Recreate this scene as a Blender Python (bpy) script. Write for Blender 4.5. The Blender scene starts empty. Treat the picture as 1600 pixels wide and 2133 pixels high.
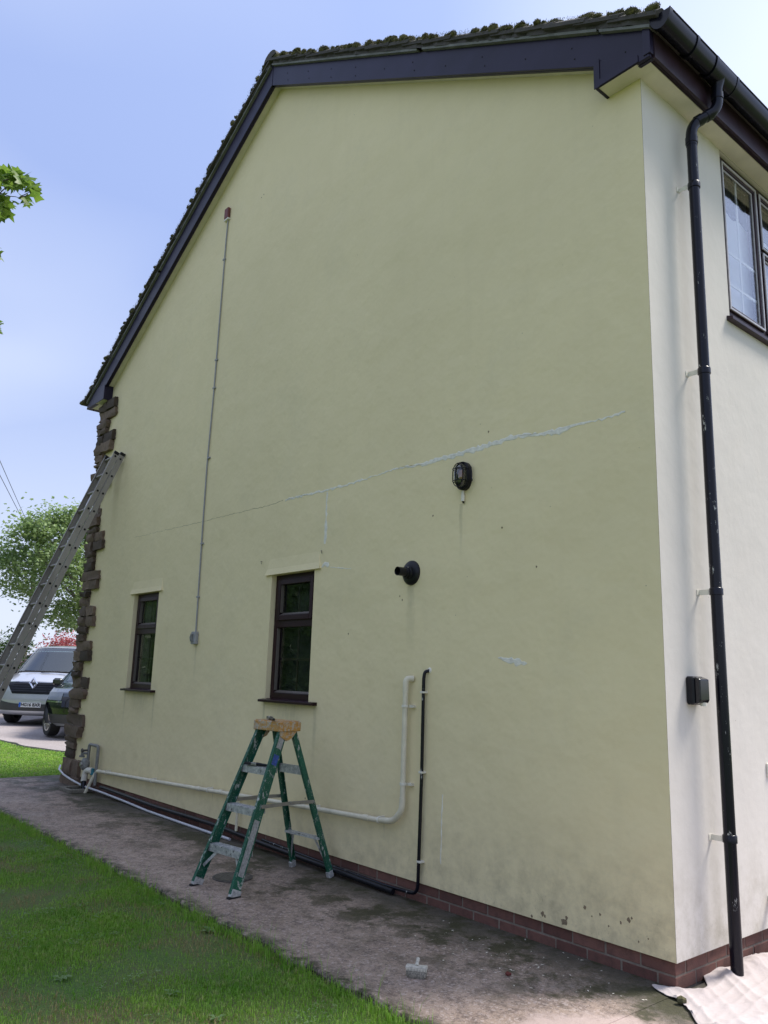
import bpy, math, random
import numpy as np
from mathutils import Vector, Matrix

random.seed(7)
RNG = np.random.default_rng(7)
S = bpy.context.scene
COL = S.collection
R = math.radians
PI = math.pi

# ------------------------------------------------------------------ camera
cam_d = bpy.data.cameras.new('camera')
cam = bpy.data.objects.new('camera', cam_d); COL.objects.link(cam)
cr = Vector((0.65009651, 0.75924776, 0.03028787)).normalized()
cf = Vector((-0.74770933, 0.63210227, 0.20341452)).normalized()
cu = cr.cross(cf).normalized()
CAMLOC = Vector((2.42948, -4.15497, 1.55304))
m = Matrix.Identity(4)
for i in range(3):
    m[i][0] = cr[i]; m[i][1] = cu[i]; m[i][2] = -cf[i]; m[i][3] = CAMLOC[i]
cam.matrix_world = m
cam_d.sensor_fit = 'VERTICAL'; cam_d.sensor_height = 32.0
cam_d.lens = 32.0 * 1651.788 / 2133.0
cam_d.clip_start = 0.05; cam_d.clip_end = 3000
S.camera = cam

# ------------------------------------------------------------------ world, sun, exposure
SUN_EL, SUN_AZ = R(56), R(67)            # azimuth measured from +X towards +Y
W = bpy.data.worlds.new('World'); S.world = W; W.use_nodes = True
nt = W.node_tree; nt.nodes.clear()
def wn(t, **k):
    n = nt.nodes.new(t)
    for a, v in k.items(): setattr(n, a, v)
    return n
wo = wn('ShaderNodeOutputWorld'); bg = wn('ShaderNodeBackground')
sky = wn('ShaderNodeTexSky', sky_type='NISHITA', sun_disc=False)
sky.sun_elevation = SUN_EL; sky.sun_rotation = PI/2 - SUN_AZ
sky.air_density = 1.2; sky.dust_density = 2.5; sky.ozone_density = 2.0
tc = wn('ShaderNodeTexCoord'); sep = wn('ShaderNodeSeparateXYZ')
nt.links.new(tc.outputs['Generated'], sep.inputs[0])
az_ = wn('ShaderNodeMath', operation='ADD'); az_.inputs[1].default_value = 0.25
nt.links.new(sep.outputs['Z'], az_.inputs[0])
mx_ = wn('ShaderNodeMath', operation='MAXIMUM'); mx_.inputs[1].default_value = 0.08
nt.links.new(az_.outputs[0], mx_.inputs[0])
dv = wn('ShaderNodeVectorMath', operation='DIVIDE')
cmb = wn('ShaderNodeCombineXYZ')
for k in range(3): nt.links.new(mx_.outputs[0], cmb.inputs[k])
nt.links.new(tc.outputs['Generated'], dv.inputs[0]); nt.links.new(cmb.outputs[0], dv.inputs[1])
nz = wn('ShaderNodeTexNoise'); nz.inputs['Scale'].default_value = 1.25; nz.inputs['Detail'].default_value = 2.5; nz.inputs['Roughness'].default_value = 0.38
wmp = wn('ShaderNodeMapping'); wmp.inputs['Location'].default_value = (5.3, -1.1, 0.0)
nt.links.new(dv.outputs[0], wmp.inputs[0]); nt.links.new(wmp.outputs[0], nz.inputs['Vector'])
rp = wn('ShaderNodeMapRange'); rp.inputs[1].default_value = 0.36; rp.inputs[2].default_value = 0.66
rp.inputs[3].default_value = 0.08; rp.inputs[4].default_value = 0.60
nt.links.new(nz.outputs['Fac'], rp.inputs[0])
hz = wn('ShaderNodeMapRange'); hz.inputs[1].default_value = 0.0; hz.inputs[2].default_value = 0.42
hz.inputs[3].default_value = 0.75; hz.inputs[4].default_value = 0.0
nt.links.new(sep.outputs['Z'], hz.inputs[0])
fmx = wn('ShaderNodeMath', operation='MAXIMUM')
nt.links.new(rp.outputs[0], fmx.inputs[0]); nt.links.new(hz.outputs[0], fmx.inputs[1])
veil = wn('ShaderNodeMix', data_type='RGBA')
veil.inputs[6].default_value = (3.0, 4.1, 7.9, 1); veil.inputs[7].default_value = (9.6, 10.2, 11.2, 1)
nt.links.new(fmx.outputs[0], veil.inputs[0])
# thin cloud is brighter around the sun (circumsolar glow)
sdir = (math.cos(SUN_EL)*math.cos(SUN_AZ), math.cos(SUN_EL)*math.sin(SUN_AZ), math.sin(SUN_EL))
dt_ = wn('ShaderNodeVectorMath', operation='DOT_PRODUCT'); dt_.inputs[1].default_value = sdir
nrm_ = wn('ShaderNodeVectorMath', operation='NORMALIZE')
nt.links.new(tc.outputs['Generated'], nrm_.inputs[0]); nt.links.new(nrm_.outputs[0], dt_.inputs[0])
ac_ = wn('ShaderNodeMath', operation='ARCCOSINE'); nt.links.new(dt_.outputs['Value'], ac_.inputs[0])
ml_ = wn('ShaderNodeMath', operation='MULTIPLY'); ml_.inputs[1].default_value = -1.0/R(22); nt.links.new(ac_.outputs[0], ml_.inputs[0])
ex_ = wn('ShaderNodeMath', operation='EXPONENT'); nt.links.new(ml_.outputs[0], ex_.inputs[0])
base_ = wn('ShaderNodeVectorMath', operation='SCALE'); base_.inputs['Scale'].default_value = 0.70; nt.links.new(veil.outputs[2], base_.inputs[0])
gcol = wn('ShaderNodeVectorMath', operation='SCALE'); gcol.inputs[0].default_value = (4.6, 5.4, 6.8); nt.links.new(ex_.outputs[0], gcol.inputs['Scale'])
glow = wn('ShaderNodeVectorMath', operation='ADD'); nt.links.new(base_.outputs[0], glow.inputs[0]); nt.links.new(gcol.outputs[0], glow.inputs[1])
mixw = wn('ShaderNodeMix', data_type='RGBA'); mixw.inputs[0].default_value = 0.86
nt.links.new(sky.outputs[0], mixw.inputs[6]); nt.links.new(glow.outputs[0], mixw.inputs[7])
nt.links.new(mixw.outputs[2], bg.inputs['Color'])
bg.inputs['Strength'].default_value = 0.10
nt.links.new(bg.outputs[0], wo.inputs['Surface'])

sl = bpy.data.lights.new('sun', 'SUN'); sl.energy = 3.6; sl.angle = R(18); sl.color = (1.0, 0.95, 0.87)
so = bpy.data.objects.new('sun', sl); COL.objects.link(so)
sd = Vector((math.cos(SUN_EL)*math.cos(SUN_AZ), math.cos(SUN_EL)*math.sin(SUN_AZ), math.sin(SUN_EL)))
so.rotation_euler = sd.to_track_quat('Z', 'Y').to_euler(); so.location = (10, 16, 20)

S.view_settings.view_transform = 'Standard'; S.view_settings.look = 'None'
S.view_settings.gamma = 1.0; S.view_settings.exposure = 0.70
S.view_settings.use_curve_mapping = False
S.cycles.use_denoising = True; S.cycles.denoiser = 'OPENIMAGEDENOISE'; S.cycles.denoising_input_passes = 'RGB_ALBEDO_NORMAL'; S.cycles.denoising_prefilter = 'ACCURATE'; S.cycles.use_adaptive_sampling = False
S.cycles.max_bounces = 6; S.cycles.diffuse_bounces = 3; S.cycles.glossy_bounces = 3

# ------------------------------------------------------------------ materials
MATS = {}
class NB:
    def __init__(s, name):
        s.m = bpy.data.materials.new(name); s.m.use_nodes = True
        s.t = s.m.node_tree; s.t.nodes.clear()
        s.o = s.n('ShaderNodeOutputMaterial'); s.b = s.n('ShaderNodeBsdfPrincipled')
        s.l(s.b.outputs[0], s.o.inputs[0])
        g = s.n('ShaderNodeNewGeometry'); s.pos = g.outputs['Position']
        s.obj = s.n('ShaderNodeTexCoord').outputs['Object']
        MATS[name] = s.m
    def n(s, t, **k):
        n = s.t.nodes.new(t)
        for a, v in k.items(): setattr(n, a, v)
        return n
    def l(s, a, b): s.t.links.new(a, b)
    def noise(s, scale, detail=3, rough=0.55, vec=None, stretch=None, dist=0.0):
        n = s.n('ShaderNodeTexNoise'); n.inputs['Scale'].default_value = scale
        n.inputs['Detail'].default_value = detail; n.inputs['Roughness'].default_value = rough
        n.inputs['Distortion'].default_value = dist
        v = vec if vec is not None else s.pos
        if stretch:
            mp = s.n('ShaderNodeMapping'); mp.inputs['Scale'].default_value = stretch
            s.l(v, mp.inputs[0]); v = mp.outputs[0]
        s.l(v, n.inputs['Vector']); return n.outputs['Fac']
    def voro(s, scale, feature='F1', vec=None):
        n = s.n('ShaderNodeTexVoronoi', feature=feature); n.inputs['Scale'].default_value = scale
        s.l(vec if vec is not None else s.pos, n.inputs['Vector']); return n
    def rng(s, v, a, b, c=0.0, d=1.0, smooth=False):
        n = s.n('ShaderNodeMapRange')
        if smooth: n.interpolation_type = 'SMOOTHSTEP'
        for i, x in enumerate((a, b, c, d)): n.inputs[i+1].default_value = x
        s.l(v, n.inputs[0]); return n.outputs[0]
    def math(s, op, a, b):
        n = s.n('ShaderNodeMath', operation=op)
        for i, x in enumerate((a, b)):
            if isinstance(x, (int, float)): n.inputs[i].default_value = x
            else: s.l(x, n.inputs[i])
        return n.outputs[0]
    def mix(s, f, a, b, blend='MIX'):
        n = s.n('ShaderNodeMix', data_type='RGBA', blend_type=blend)
        for i, x in ((0, f), (6, a), (7, b)):
            if isinstance(x, (int, float)): n.inputs[i].default_value = x
            elif isinstance(x, (tuple, list)): n.inputs[i].default_value = tuple(x[:3]) + (1,)
            else: s.l(x, n.inputs[i])
        return n.outputs[2]
    def xyz(s, v=None):
        n = s.n('ShaderNodeSeparateXYZ'); s.l(v if v is not None else s.pos, n.inputs[0]); return n.outputs
    def bump(s, h, strength=0.3, dist=0.01, prev=None):
        n = s.n('ShaderNodeBump'); n.inputs['Strength'].default_value = strength; n.inputs['Distance'].default_value = dist
        s.l(h, n.inputs['Height'])
        if prev is not None: s.l(prev, n.inputs['Normal'])
        s.l(n.outputs[0], s.b.inputs['Normal']); return n.outputs[0]
    def col(s, c):
        if isinstance(c, (tuple, list)): s.b.inputs['Base Color'].default_value = tuple(c[:3]) + (1,)
        else: s.l(c, s.b.inputs['Base Color'])
    def rough(s, r):
        if isinstance(r, (int, float)): s.b.inputs['Roughness'].default_value = r
        else: s.l(r, s.b.inputs['Roughness'])
    def rand(s): return s.n('ShaderNodeObjectInfo').outputs['Random']

def simple(name, c, rough=0.5, metal=0.0, var=0.12, scale=25.0, bump=0.0, spec=0.5):
    b = NB(name)
    f = b.rng(b.noise(scale, 4), 0.3, 0.7)
    lo = tuple(x*(1-var) for x in c); hi = tuple(min(1, x*(1+var)) for x in c)
    b.col(b.mix(f, lo, hi)); b.rough(rough); b.b.inputs['Metallic'].default_value = metal
    b.b.inputs['Specular IOR Level'].default_value = spec
    if bump: b.bump(b.noise(scale*3, 4), bump, 0.004)
    return b.m

def render_paint(name, base, warm, dirt_amt):
    b = NB(name); p = b.xyz()
    big = b.rng(b.noise(0.55, 4, 0.6), 0.3, 0.7)
    c = b.mix(big, tuple(x*0.93 for x in base), tuple(x*1.05 for x in base))
    mid = b.rng(b.noise(3.5, 5, 0.65), 0.45, 0.75)
    c = b.mix(b.math('MULTIPLY', mid, 0.35), c, warm)
    # faint vertical run-off streaks
    st = b.rng(b.noise(5.0, 4, 0.6, stretch=(1.6, 1.6, 0.16)), 0.52, 0.75)
    c = b.mix(b.math('MULTIPLY', st, 0.09), c, tuple(x*0.72 for x in base))
    # splash dirt and algae at the foot of the wall
    zf = b.rng(p['Z'], 0.10, 0.85, 1.0, 0.0, True)
    dn = b.rng(b.noise(7.0, 8, 0.72), 0.42, 0.72)
    d = b.math('MULTIPLY', b.math('MULTIPLY', zf, dn), b.math('MULTIPLY', b.rng(p['X'], -4.5, -0.6, 0.35, 1.0), dirt_amt))
    c = b.mix(d, c, (0.30, 0.265, 0.18))
    zf2 = b.rng(p['Z'], 0.12, 0.42, 1.0, 0.0, True)
    sp = b.rng(b.noise(70.0, 4, 0.7), 0.58, 0.70)
    sp = b.math('MULTIPLY', b.math('MULTIPLY', sp, zf2), b.rng(b.noise(6.0, 3), 0.42, 0.62))
    c = b.mix(b.math('MULTIPLY', sp, dirt_amt), c, (0.09, 0.085, 0.06))
    # scattered tiny pits
    v = b.voro(5.5); pit = b.rng(v.outputs['Distance'], 0.012, 0.03, 1.0, 0.0)
    c = b.mix(b.math('MULTIPLY', pit, 0.55), c, (0.16, 0.15, 0.10))
    b.col(c); b.rough(0.82); b.b.inputs['Specular IOR Level'].default_value = 0.25
    if dirt_amt > 0.64 and name == 'gable_paint':
        wob = b.math('MULTIPLY', b.math('SUBTRACT', b.noise(7, 4, 0.6), 0.5), 0.05); xw = b.math('ADD', p['X'], wob); tot = None
        for x0, w0, zt, zl in ((-4.15, .03, 1.29, .7), (-3.33, .035, 1.29, .75), (-3.75, .30, 1.29, .35), (-7.38, .03, 1.29, .6), (-6.55, .03, 1.29, .6), (-6.95, .3, 1.29, .35), (-2.371, .012, .48, .16), (-5.009, .014, .37, .14), (-3.196, .012, .44, .2), (-1.60, .022, 2.83, .5), (-2.13, .06, 2.26, .6), (-5.6, .03, 1.84, .5), (-6.301, .012, .32, .12)):  # run-off streaks; sill-wide entries paint the soft shade below the sills
            mx = b.rng(b.math('ABSOLUTE', b.math('SUBTRACT', xw, x0), 0.0), w0*.3, w0, 1.0, 0.0, True)
            mz = b.math('MULTIPLY', b.rng(p['Z'], zt-zl, zt, 0.0, 1.0, True), b.math('LESS_THAN', p['Z'], zt))
            mk = b.math('MULTIPLY', mx, mz); tot = mk if tot is None else b.math('MAXIMUM', tot, mk)
        tot = b.math('MULTIPLY', tot, b.rng(b.noise(13, 5, 0.7, stretch=(2, 1, .35)), .3, .65, .15, 1.0))
        c = b.mix(b.math('MULTIPLY', tot, 0.42), c, (0.30, 0.28, 0.19))
    # greyish algae bloom in soft patches
    al = b.math('MULTIPLY', b.rng(b.noise(1.1, 6, 0.62), 0.50, 0.72), b.rng(b.noise(9.0, 5, 0.7), 0.35, 0.7, 0.4, 1.0))
    c = b.mix(b.math('MULTIPLY', al, 0.34 if name == 'gable_paint' else 0.08), c, tuple(x*0.70 for x in (base[0]*.93, base[1]*.97, base[2]*1.08)))
    b.col(c)
    n1 = b.bump(b.noise(1.6, 4, 0.55), 0.6 if name == 'gable_paint' else 0.2, 0.05)
    n2 = b.bump(b.noise(11.0, 4, 0.6, dist=0.6), 0.16, 0.008, n1)
    b.bump(b.noise(95.0, 5, 0.7), 0.15, 0.003, n2)
    return b.m

render_paint('gable_paint', (0.81, 0.70, 0.435), (0.77, 0.655, 0.40), 0.65)
render_paint('front_paint', (0.68, 0.635, 0.575), (0.665, 0.61, 0.54), 0.55)
simple('reveal_paint', (0.62, 0.58, 0.40), 0.8, bump=0.2)
simple('soffit_paint', (0.66, 0.61, 0.50), 0.7, var=0.08, scale=6, bump=0.1)
simple('upvc_dark', (0.017, 0.013, 0.034), 0.36, var=0.25, scale=3, spec=0.25)
simple('upvc_brown', (0.034, 0.018, 0.026), 0.38, var=0.25, scale=8, spec=0.3)
simple('upvc_window', (0.022, 0.006, 0.010), 0.38, var=0.25, scale=14, spec=0.25)
simple('bead_grey', (0.12, 0.10, 0.085), 0.5)
simple('window_silver', (0.50, 0.48, 0.52), 0.45)
simple('gutter_black', (0.006, 0.006, 0.012), 0.24, var=0.3, scale=12, spec=0.3)
simple('rubber', (0.015, 0.015, 0.016), 0.85, bump=0.2)
simple('black_plastic', (0.008, 0.008, 0.012), 0.36, var=0.3, spec=0.3)
simple('black_gloss', (0.008, 0.008, 0.012), 0.12)
simple('white_plastic', (0.70, 0.67, 0.58), 0.42, var=0.08)
simple('cream_pipe', (0.66, 0.61, 0.47), 0.45, var=0.12, scale=9)
simple('grey_conduit', (0.30, 0.30, 0.31), 0.5)
simple('white_hose', (0.50, 0.50, 0.54), 0.35)
simple('alarm_red', (0.15, 0.035, 0.030), 0.55, var=0.3)
simple('filler', (0.74, 0.71, 0.63), 0.9, var=0.14, scale=30, bump=0.5)
simple('crack', (0.22, 0.20, 0.135), 1.0)
simple('chip', (0.22, 0.17, 0.11), 1.0, var=0.4, scale=120, bump=0.5)
simple('mortar', (0.20, 0.165, 0.135), 0.95, var=0.2, bump=0.4)
simple('steel', (0.35, 0.34, 0.33), 0.45, 0.8)
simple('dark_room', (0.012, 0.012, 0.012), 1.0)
simple('curtain_brown', (0.10, 0.075, 0.065), 0.95, var=0.25, scale=40)
simple('blind_white', (0.86, 0.87, 0.92), 0.8, var=0.03)
simple('lace', (0.10, 0.12, 0.20), 0.9, var=0.8, scale=60)
simple('concrete', (0.17, 0.155, 0.125), 0.95, var=0.3, scale=30, bump=0.5)
simple('iron', (0.085, 0.075, 0.068), 0.75, var=0.4, scale=40, bump=0.4)
simple('meter_grey', (0.20, 0.20, 0.19), 0.6, var=0.25)
simple('teal_tape', (0.02, 0.16, 0.20), 0.6)
simple('bristle', (0.26, 0.24, 0.20), 1.0, var=0.6, scale=150, bump=0.9)
simple('brush_wood', (0.48, 0.45, 0.39), 0.8, var=0.3, scale=60, bump=0.3)
simple('sticker', (0.30, 0.30, 0.29), 0.6, var=0.35, scale=60)
simple('sticker_blue', (0.03, 0.07, 0.28), 0.5, var=0.5, scale=60)
simple('bulb_amber', (0.55, 0.22, 0.06), 0.4)
simple('tape_blue', (0.05, 0.25, 0.55), 0.5)
simple('red_leaf', (0.11, 0.02, 0.018), 0.7)
simple('flake_white', (0.72, 0.68, 0.58), 0.8)
simple('bark', (0.16, 0.135, 0.11), 0.95, var=0.35, scale=14, bump=0.7)
simple('pole_wood', (0.12, 0.095, 0.075), 0.95, var=0.3, scale=14)
simple('cable', (0.05, 0.05, 0.055), 0.7)
simple('underside', (0.01, 0.01, 0.011), 0.9)
simple('tyre', (0.017, 0.017, 0.018), 0.8, bump=0.2, scale=60)
simple('alloy', (0.55, 0.55, 0.56), 0.28, 0.9)
simple('chrome', (0.80, 0.80, 0.82), 0.12, 1.0, var=0.03)
simple('cladding_grey', (0.055, 0.057, 0.062), 0.6)
simple('plate_white', (0.78, 0.78, 0.80), 0.4, var=0.02)
simple('plate_blue', (0.02, 0.12, 0.55), 0.4)
simple('headlight', (0.16, 0.18, 0.20), 0.08, 0.3)
simple('garage_wall', (0.24, 0.17, 0.145), 0.9, var=0.2, scale=6)
simple('garage_trim', (0.42, 0.33, 0.31), 0.8)
simple('garage_roof', (0.20, 0.155, 0.145), 0.9, var=0.2, scale=9)
simple('undercloak', (0.17, 0.17, 0.16), 0.9, var=0.25, scale=10, bump=0.3)

def car_paint(name, c, metal, rough):
    b = NB(name); b.col(b.mix(b.rng(b.noise(900, 2), 0.4, 0.6), tuple(x*0.9 for x in c), c))
    b.rough(rough); b.b.inputs['Metallic'].default_value = metal
    b.b.inputs['Coat Weight'].default_value = 1.0; b.b.inputs['Coat Roughness'].default_value = 0.04
car_paint('paint_silver', (0.56, 0.58, 0.64), 0.35, 0.32)
car_paint('paint_dark', (0.012, 0.016, 0.016), 0.2, 0.25)

def glass(name, tint, alpha_mix, rough=0.02):
    b = NB(name)
    tr = b.n('ShaderNodeBsdfTransparent'); tr.inputs[0].default_value = tint + (1,)
    gl = b.n('ShaderNodeBsdfGlossy'); gl.inputs['Roughness'].default_value = rough
    ge = b.n('ShaderNodeNewGeometry'); dt = b.n('ShaderNodeVectorMath', operation='DOT_PRODUCT')
    b.l(ge.outputs['Incoming'], dt.inputs[0]); b.l(ge.outputs['Normal'], dt.inputs[1])
    ab = b.math('SUBTRACT', 1.0, b.math('ABSOLUTE', dt.outputs['Value'], 0.0))
    fr = b.math('ADD', b.math('MULTIPLY', b.math('POWER', ab, 5.0), 0.96), 0.04)
    wob = b.n('ShaderNodeBump'); wob.inputs['Strength'].default_value = 0.04; wob.inputs['Distance'].default_value = 0.02
    b.l(b.noise(3.0, 2), wob.inputs['Height']); b.l(wob.outputs[0], gl.inputs['Normal'])
    f = b.math('ADD', fr, alpha_mix)
    ms = b.n('ShaderNodeMixShader'); b.l(f, ms.inputs[0]); b.l(tr.outputs[0], ms.inputs[1]); b.l(gl.outputs[0], ms.inputs[2])
    b.l(ms.outputs[0], b.o.inputs[0])
glass('window_glass', (0.86, 0.91, 0.90), 0.0)
glass('clear_glass', (0.97, 0.98, 0.98), 0.14)
glass('screen_glass', (0.55, 0.66, 0.66), 0.16)
glass('lamp_glass', (0.55, 0.58, 0.56), 0.10)

def brickm(name, c1, c2, c3):
    b = NB(name); r = b.rand()
    c = b.mix(r, c1, c2)
    c = b.mix(b.math('MULTIPLY', b.rng(b.noise(18, 5, 0.7), 0.45, 0.75), 0.6), c, c3)
    b.col(c); b.rough(0.92); b.bump(b.noise(120, 5, 0.7), 0.5, 0.004)
brickm('brick_red', (0.120, 0.052, 0.042), (0.200, 0.095, 0.074), (0.045, 0.03, 0.026))
brickm('stone_brown', (0.060, 0.043, 0.032), (0.205, 0.145, 0.105), (0.040, 0.030, 0.023))
brickm('tile_grey', (0.060, 0.052, 0.048), (0.085, 0.075, 0.07), (0.03, 0.035, 0.02))

b = NB('moss'); b.col(b.mix(b.rng(b.noise(30, 4), 0.35, 0.65), (0.045, 0.043, 0.024), (0.16, 0.145, 0.062))); b.rough(1.0)
b = NB('path_concrete'); p = b.xyz()
c = b.mix(b.rng(b.noise(1.1, 5, 0.6), 0.32, 0.68), (0.29, 0.215, 0.168), (0.46, 0.35, 0.285))
c = b.mix(b.rng(b.noise(11, 7, 0.75), 0.46, 0.62, 0, .75), c, (0.125, 0.09, 0.075))
c = b.mix(b.rng(b.noise(26, 6, 0.75), 0.56, 0.66, 0, .6), c, (0.50, 0.38, 0.34))
sp = b.voro(130); c = b.mix(b.math('MULTIPLY', b.rng(sp.outputs['Distance'], 0.15, 0.38, 0.9, 0.0), b.rng(b.noise(33, 2), .42, .60)), c, (0.55, 0.46, 0.43))
gv = b.voro(75); gs_ = b.xyz(gv.outputs['Color'])
c = b.mix(b.rng(gs_['X'], 0.0, 0.28, 0.55, 0.0), c, (0.085, 0.066, 0.058)); c = b.mix(b.rng(gs_['Y'], 0.78, 1.0, 0.0, 0.55), c, (0.60, 0.50, 0.46))
c = b.mix(b.rng(b.noise(120, 4, 0.75), 0.55, 0.66, 0.0, 0.85), c, (0.04, 0.034, 0.03))
# damp, algae-stained strip towards the wall foot, broken up by noise
wy = b.math('ADD', p['Y'], b.math('MULTIPLY', b.math('SUBTRACT', b.noise(1.7, 5, 0.6), 0.5), 1.25))
damp = b.rng(wy, -0.66, -0.06, 0.0, 0.88, True)
c = b.mix(damp, c, (0.055, 0.052, 0.037))
ms_ = b.math('MULTIPLY', b.rng(b.noise(2.4, 7, 0.74), 0.47, 0.55), b.rng(wy, -1.05, -0.45, 0.0, 1.0))
c = b.mix(b.math('MULTIPLY', ms_, 0.9), c, b.mix(b.noise(45, 4), (0.020, 0.020, 0.010), (0.060, 0.058, 0.020)))
ed = b.math('MULTIPLY', b.rng(b.math('ADD', p['Y'], b.math('MULTIPLY', b.noise(4, 4), 0.18)), -1.24, -1.14, 1.0, 0.0), b.rng(b.noise(9, 5, 0.7), 0.40, 0.56))
c = b.mix(ed, c, (0.045, 0.043, 0.022))
# worn pale screed by the house corner, sunlight on it painted into the colour
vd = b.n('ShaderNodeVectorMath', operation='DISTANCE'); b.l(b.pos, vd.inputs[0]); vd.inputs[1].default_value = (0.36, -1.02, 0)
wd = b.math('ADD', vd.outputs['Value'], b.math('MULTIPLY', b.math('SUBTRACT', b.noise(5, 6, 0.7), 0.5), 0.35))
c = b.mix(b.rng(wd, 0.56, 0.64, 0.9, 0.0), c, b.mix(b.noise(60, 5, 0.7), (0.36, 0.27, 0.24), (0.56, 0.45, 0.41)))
b.col(c)
b.rough(b.rng(b.noise(3, 4), 0.3, 0.7, 0.55, 0.85)); b.b.inputs['Specular IOR Level'].default_value = 0.4
n1 = b.bump(b.noise(9, 6, 0.65), 0.5, 0.02); b.bump(b.noise(140, 4, 0.7), 0.9, 0.006, n1)

b = NB('driveway_gravel')
c = b.mix(b.rng(b.noise(0.6, 5), 0.3, 0.7), (0.22, 0.19, 0.185), (0.34, 0.30, 0.295))
v = b.voro(28); c = b.mix(b.rng(v.outputs['Distance'], 0.1, 0.5, 0.6, 0.0), c, (0.50, 0.45, 0.45))
c = b.mix(b.rng(b.noise(40, 4, 0.7), 0.55, 0.7, 0, 0.6), c, (0.10, 0.09, 0.085))
b.col(c); b.rough(0.8); b.bump(b.noise(60, 4, 0.7), 0.6, 0.01)

b = NB('lawn_soil')
c = b.mix(b.rng(b.noise(2.2, 5, 0.65), 0.35, 0.68), (0.06, 0.12, 0.022), (0.14, 0.105, 0.055))
c = b.mix(b.rng(b.noise(50, 4, 0.7), 0.4, 0.7), c, (0.10, 0.19, 0.035))
b.col(c); b.rough(1.0); b.bump(b.noise(80, 4), 0.8, 0.02)

def leafm(name, c1, c2, c3, scale, trans=0.35, rough=0.5):
    b = NB(name)
    c = b.mix(b.rng(b.noise(scale, 3), 0.32, 0.68), c1, c2)
    c = b.mix(b.rng(b.noise(scale*9, 2), 0.52, 0.75), c, c3)
    b.col(c); b.rough(rough); b.b.inputs['Specular IOR Level'].default_value = 0.35
    tl = b.n('ShaderNodeBsdfTranslucent'); b.l(c, tl.inputs[0])
    ms = b.n('ShaderNodeMixShader'); ms.inputs[0].default_value = trans
    b.l(b.b.outputs[0], ms.inputs[1]); b.l(tl.outputs[0], ms.inputs[2]); b.l(ms.outputs[0], b.o.inputs[0])
leafm('grass_blade', (0.135, 0.32, 0.026), (0.26, 0.46, 0.052), (0.42, 0.45, 0.16), 3.0, 0.35, 0.55)
leafm('weed_leaf', (0.12, 0.22, 0.06), (0.20, 0.30, 0.12), (0.30, 0.36, 0.20), 5, 0.3, 0.5)
leafm('dry_grass', (0.36, 0.29, 0.13), (0.26, 0.22, 0.09), (0.42, 0.34, 0.18), 5, 0.25, 0.8)
leafm('tree_leaf', (0.17, 0.27, 0.10), (0.26, 0.36, 0.13), (0.38, 0.44, 0.19), 0.9, 0.5, 0.45)
leafm('maple_leaf', (0.085, 0.175, 0.025), (0.19, 0.30, 0.042), (0.27, 0.34, 0.07), 9, 0.5, 0.45)
leafm('hedge_leaf', (0.018, 0.045, 0.012), (0.045, 0.090, 0.020), (0.12, 0.19, 0.05), 2.0, 0.25, 0.4)
leafm('red_shrub_leaf', (0.30, 0.04, 0.06), (0.46, 0.12, 0.13), (0.34, 0.26, 0.14), 3.0, 0.4, 0.45)

b = NB('green_fibreglass')
c = b.mix(b.rng(b.noise(6, 4), 0.3, 0.7), (0.004, 0.065, 0.036), (0.008, 0.105, 0.060))
s1 = b.rng(b.noise(34, 5, 0.75, stretch=(1, 1, 0.35)), 0.575, 0.62)
s2 = b.rng(b.noise(110, 4, 0.7), 0.62, 0.66)
pt = b.math('MAXIMUM', s1, b.math('MULTIPLY', s2, 0.8))
c = b.mix(pt, c, (0.46, 0.46, 0.43)); b.col(c); b.rough(0.55)
b = NB('step_metal')
c = b.mix(b.rng(b.noise(40, 5, 0.7), 0.40, 0.62), (0.36, 0.37, 0.38), (0.62, 0.62, 0.61))
c = b.mix(b.rng(b.noise(22, 5, 0.7), 0.58, 0.66), c, (0.12, 0.12, 0.12))
b.col(c); b.rough(0.5); b.b.inputs['Metallic'].default_value = 0.35
b = NB('cap_orange')
c = b.mix(b.rng(b.noise(20, 4), 0.3, 0.7), (0.42, 0.20, 0.04), (0.55, 0.30, 0.08))
c = b.mix(b.rng(b.noise(38, 6, 0.75), 0.47, 0.58), c, (0.45, 0.42, 0.36))
c = b.mix(b.rng(b.noise(90, 5, 0.75), 0.60, 0.66), c, (0.14, 0.12, 0.10)); b.col(c); b.rough(0.6)
b = NB('ladder_alu')
c = b.mix(b.rng(b.noise(5, 5, 0.6, stretch=(1, 1, 0.3)), 0.3, 0.7), (0.24, 0.215, 0.195), (0.33, 0.305, 0.28))
c = b.mix(b.rng(b.noise(60, 4, 0.7), 0.62, 0.70, 0, 0.6), c, (0.6, 0.58, 0.55))
b.col(c); b.rough(0.55); b.b.inputs['Metallic'].default_value = 0.3
b = NB('black_pipe_chipped')
c = b.mix(b.rng(b.noise(26, 5, 0.8, stretch=(1, 1, 0.25)), 0.625, 0.645), (0.005, 0.005, 0.011), (0.40, 0.40, 0.38))
b.col(c); b.rough(0.22); b.b.inputs['Specular IOR Level'].default_value = 0.3
b = NB('dust_cloth')
c = b.mix(b.rng(b.noise(3, 5), 0.3, 0.7), (0.42, 0.355, 0.335), (0.50, 0.44, 0.42))
c = b.mix(b.rng(b.noise(25, 5, 0.7), 0.60, 0.70, 0, 0.35), c, (0.45, 0.40, 0.35)); b.col(c); b.rough(0.95)
b.b.inputs['Sheen Weight'].default_value = 0.2
n1 = b.bump(b.noise(16, 5, 0.6, dist=1.8, stretch=(1.6, .6, 1)), 0.45, 0.010)
wv = b.n('ShaderNodeTexWave'); wv.inputs['Scale'].default_value = 70; wv.inputs['Distortion'].default_value = 3; b.l(b.pos, wv.inputs[0])
b.bump(wv.outputs['Fac'], 0.25, 0.003, n1)

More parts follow.
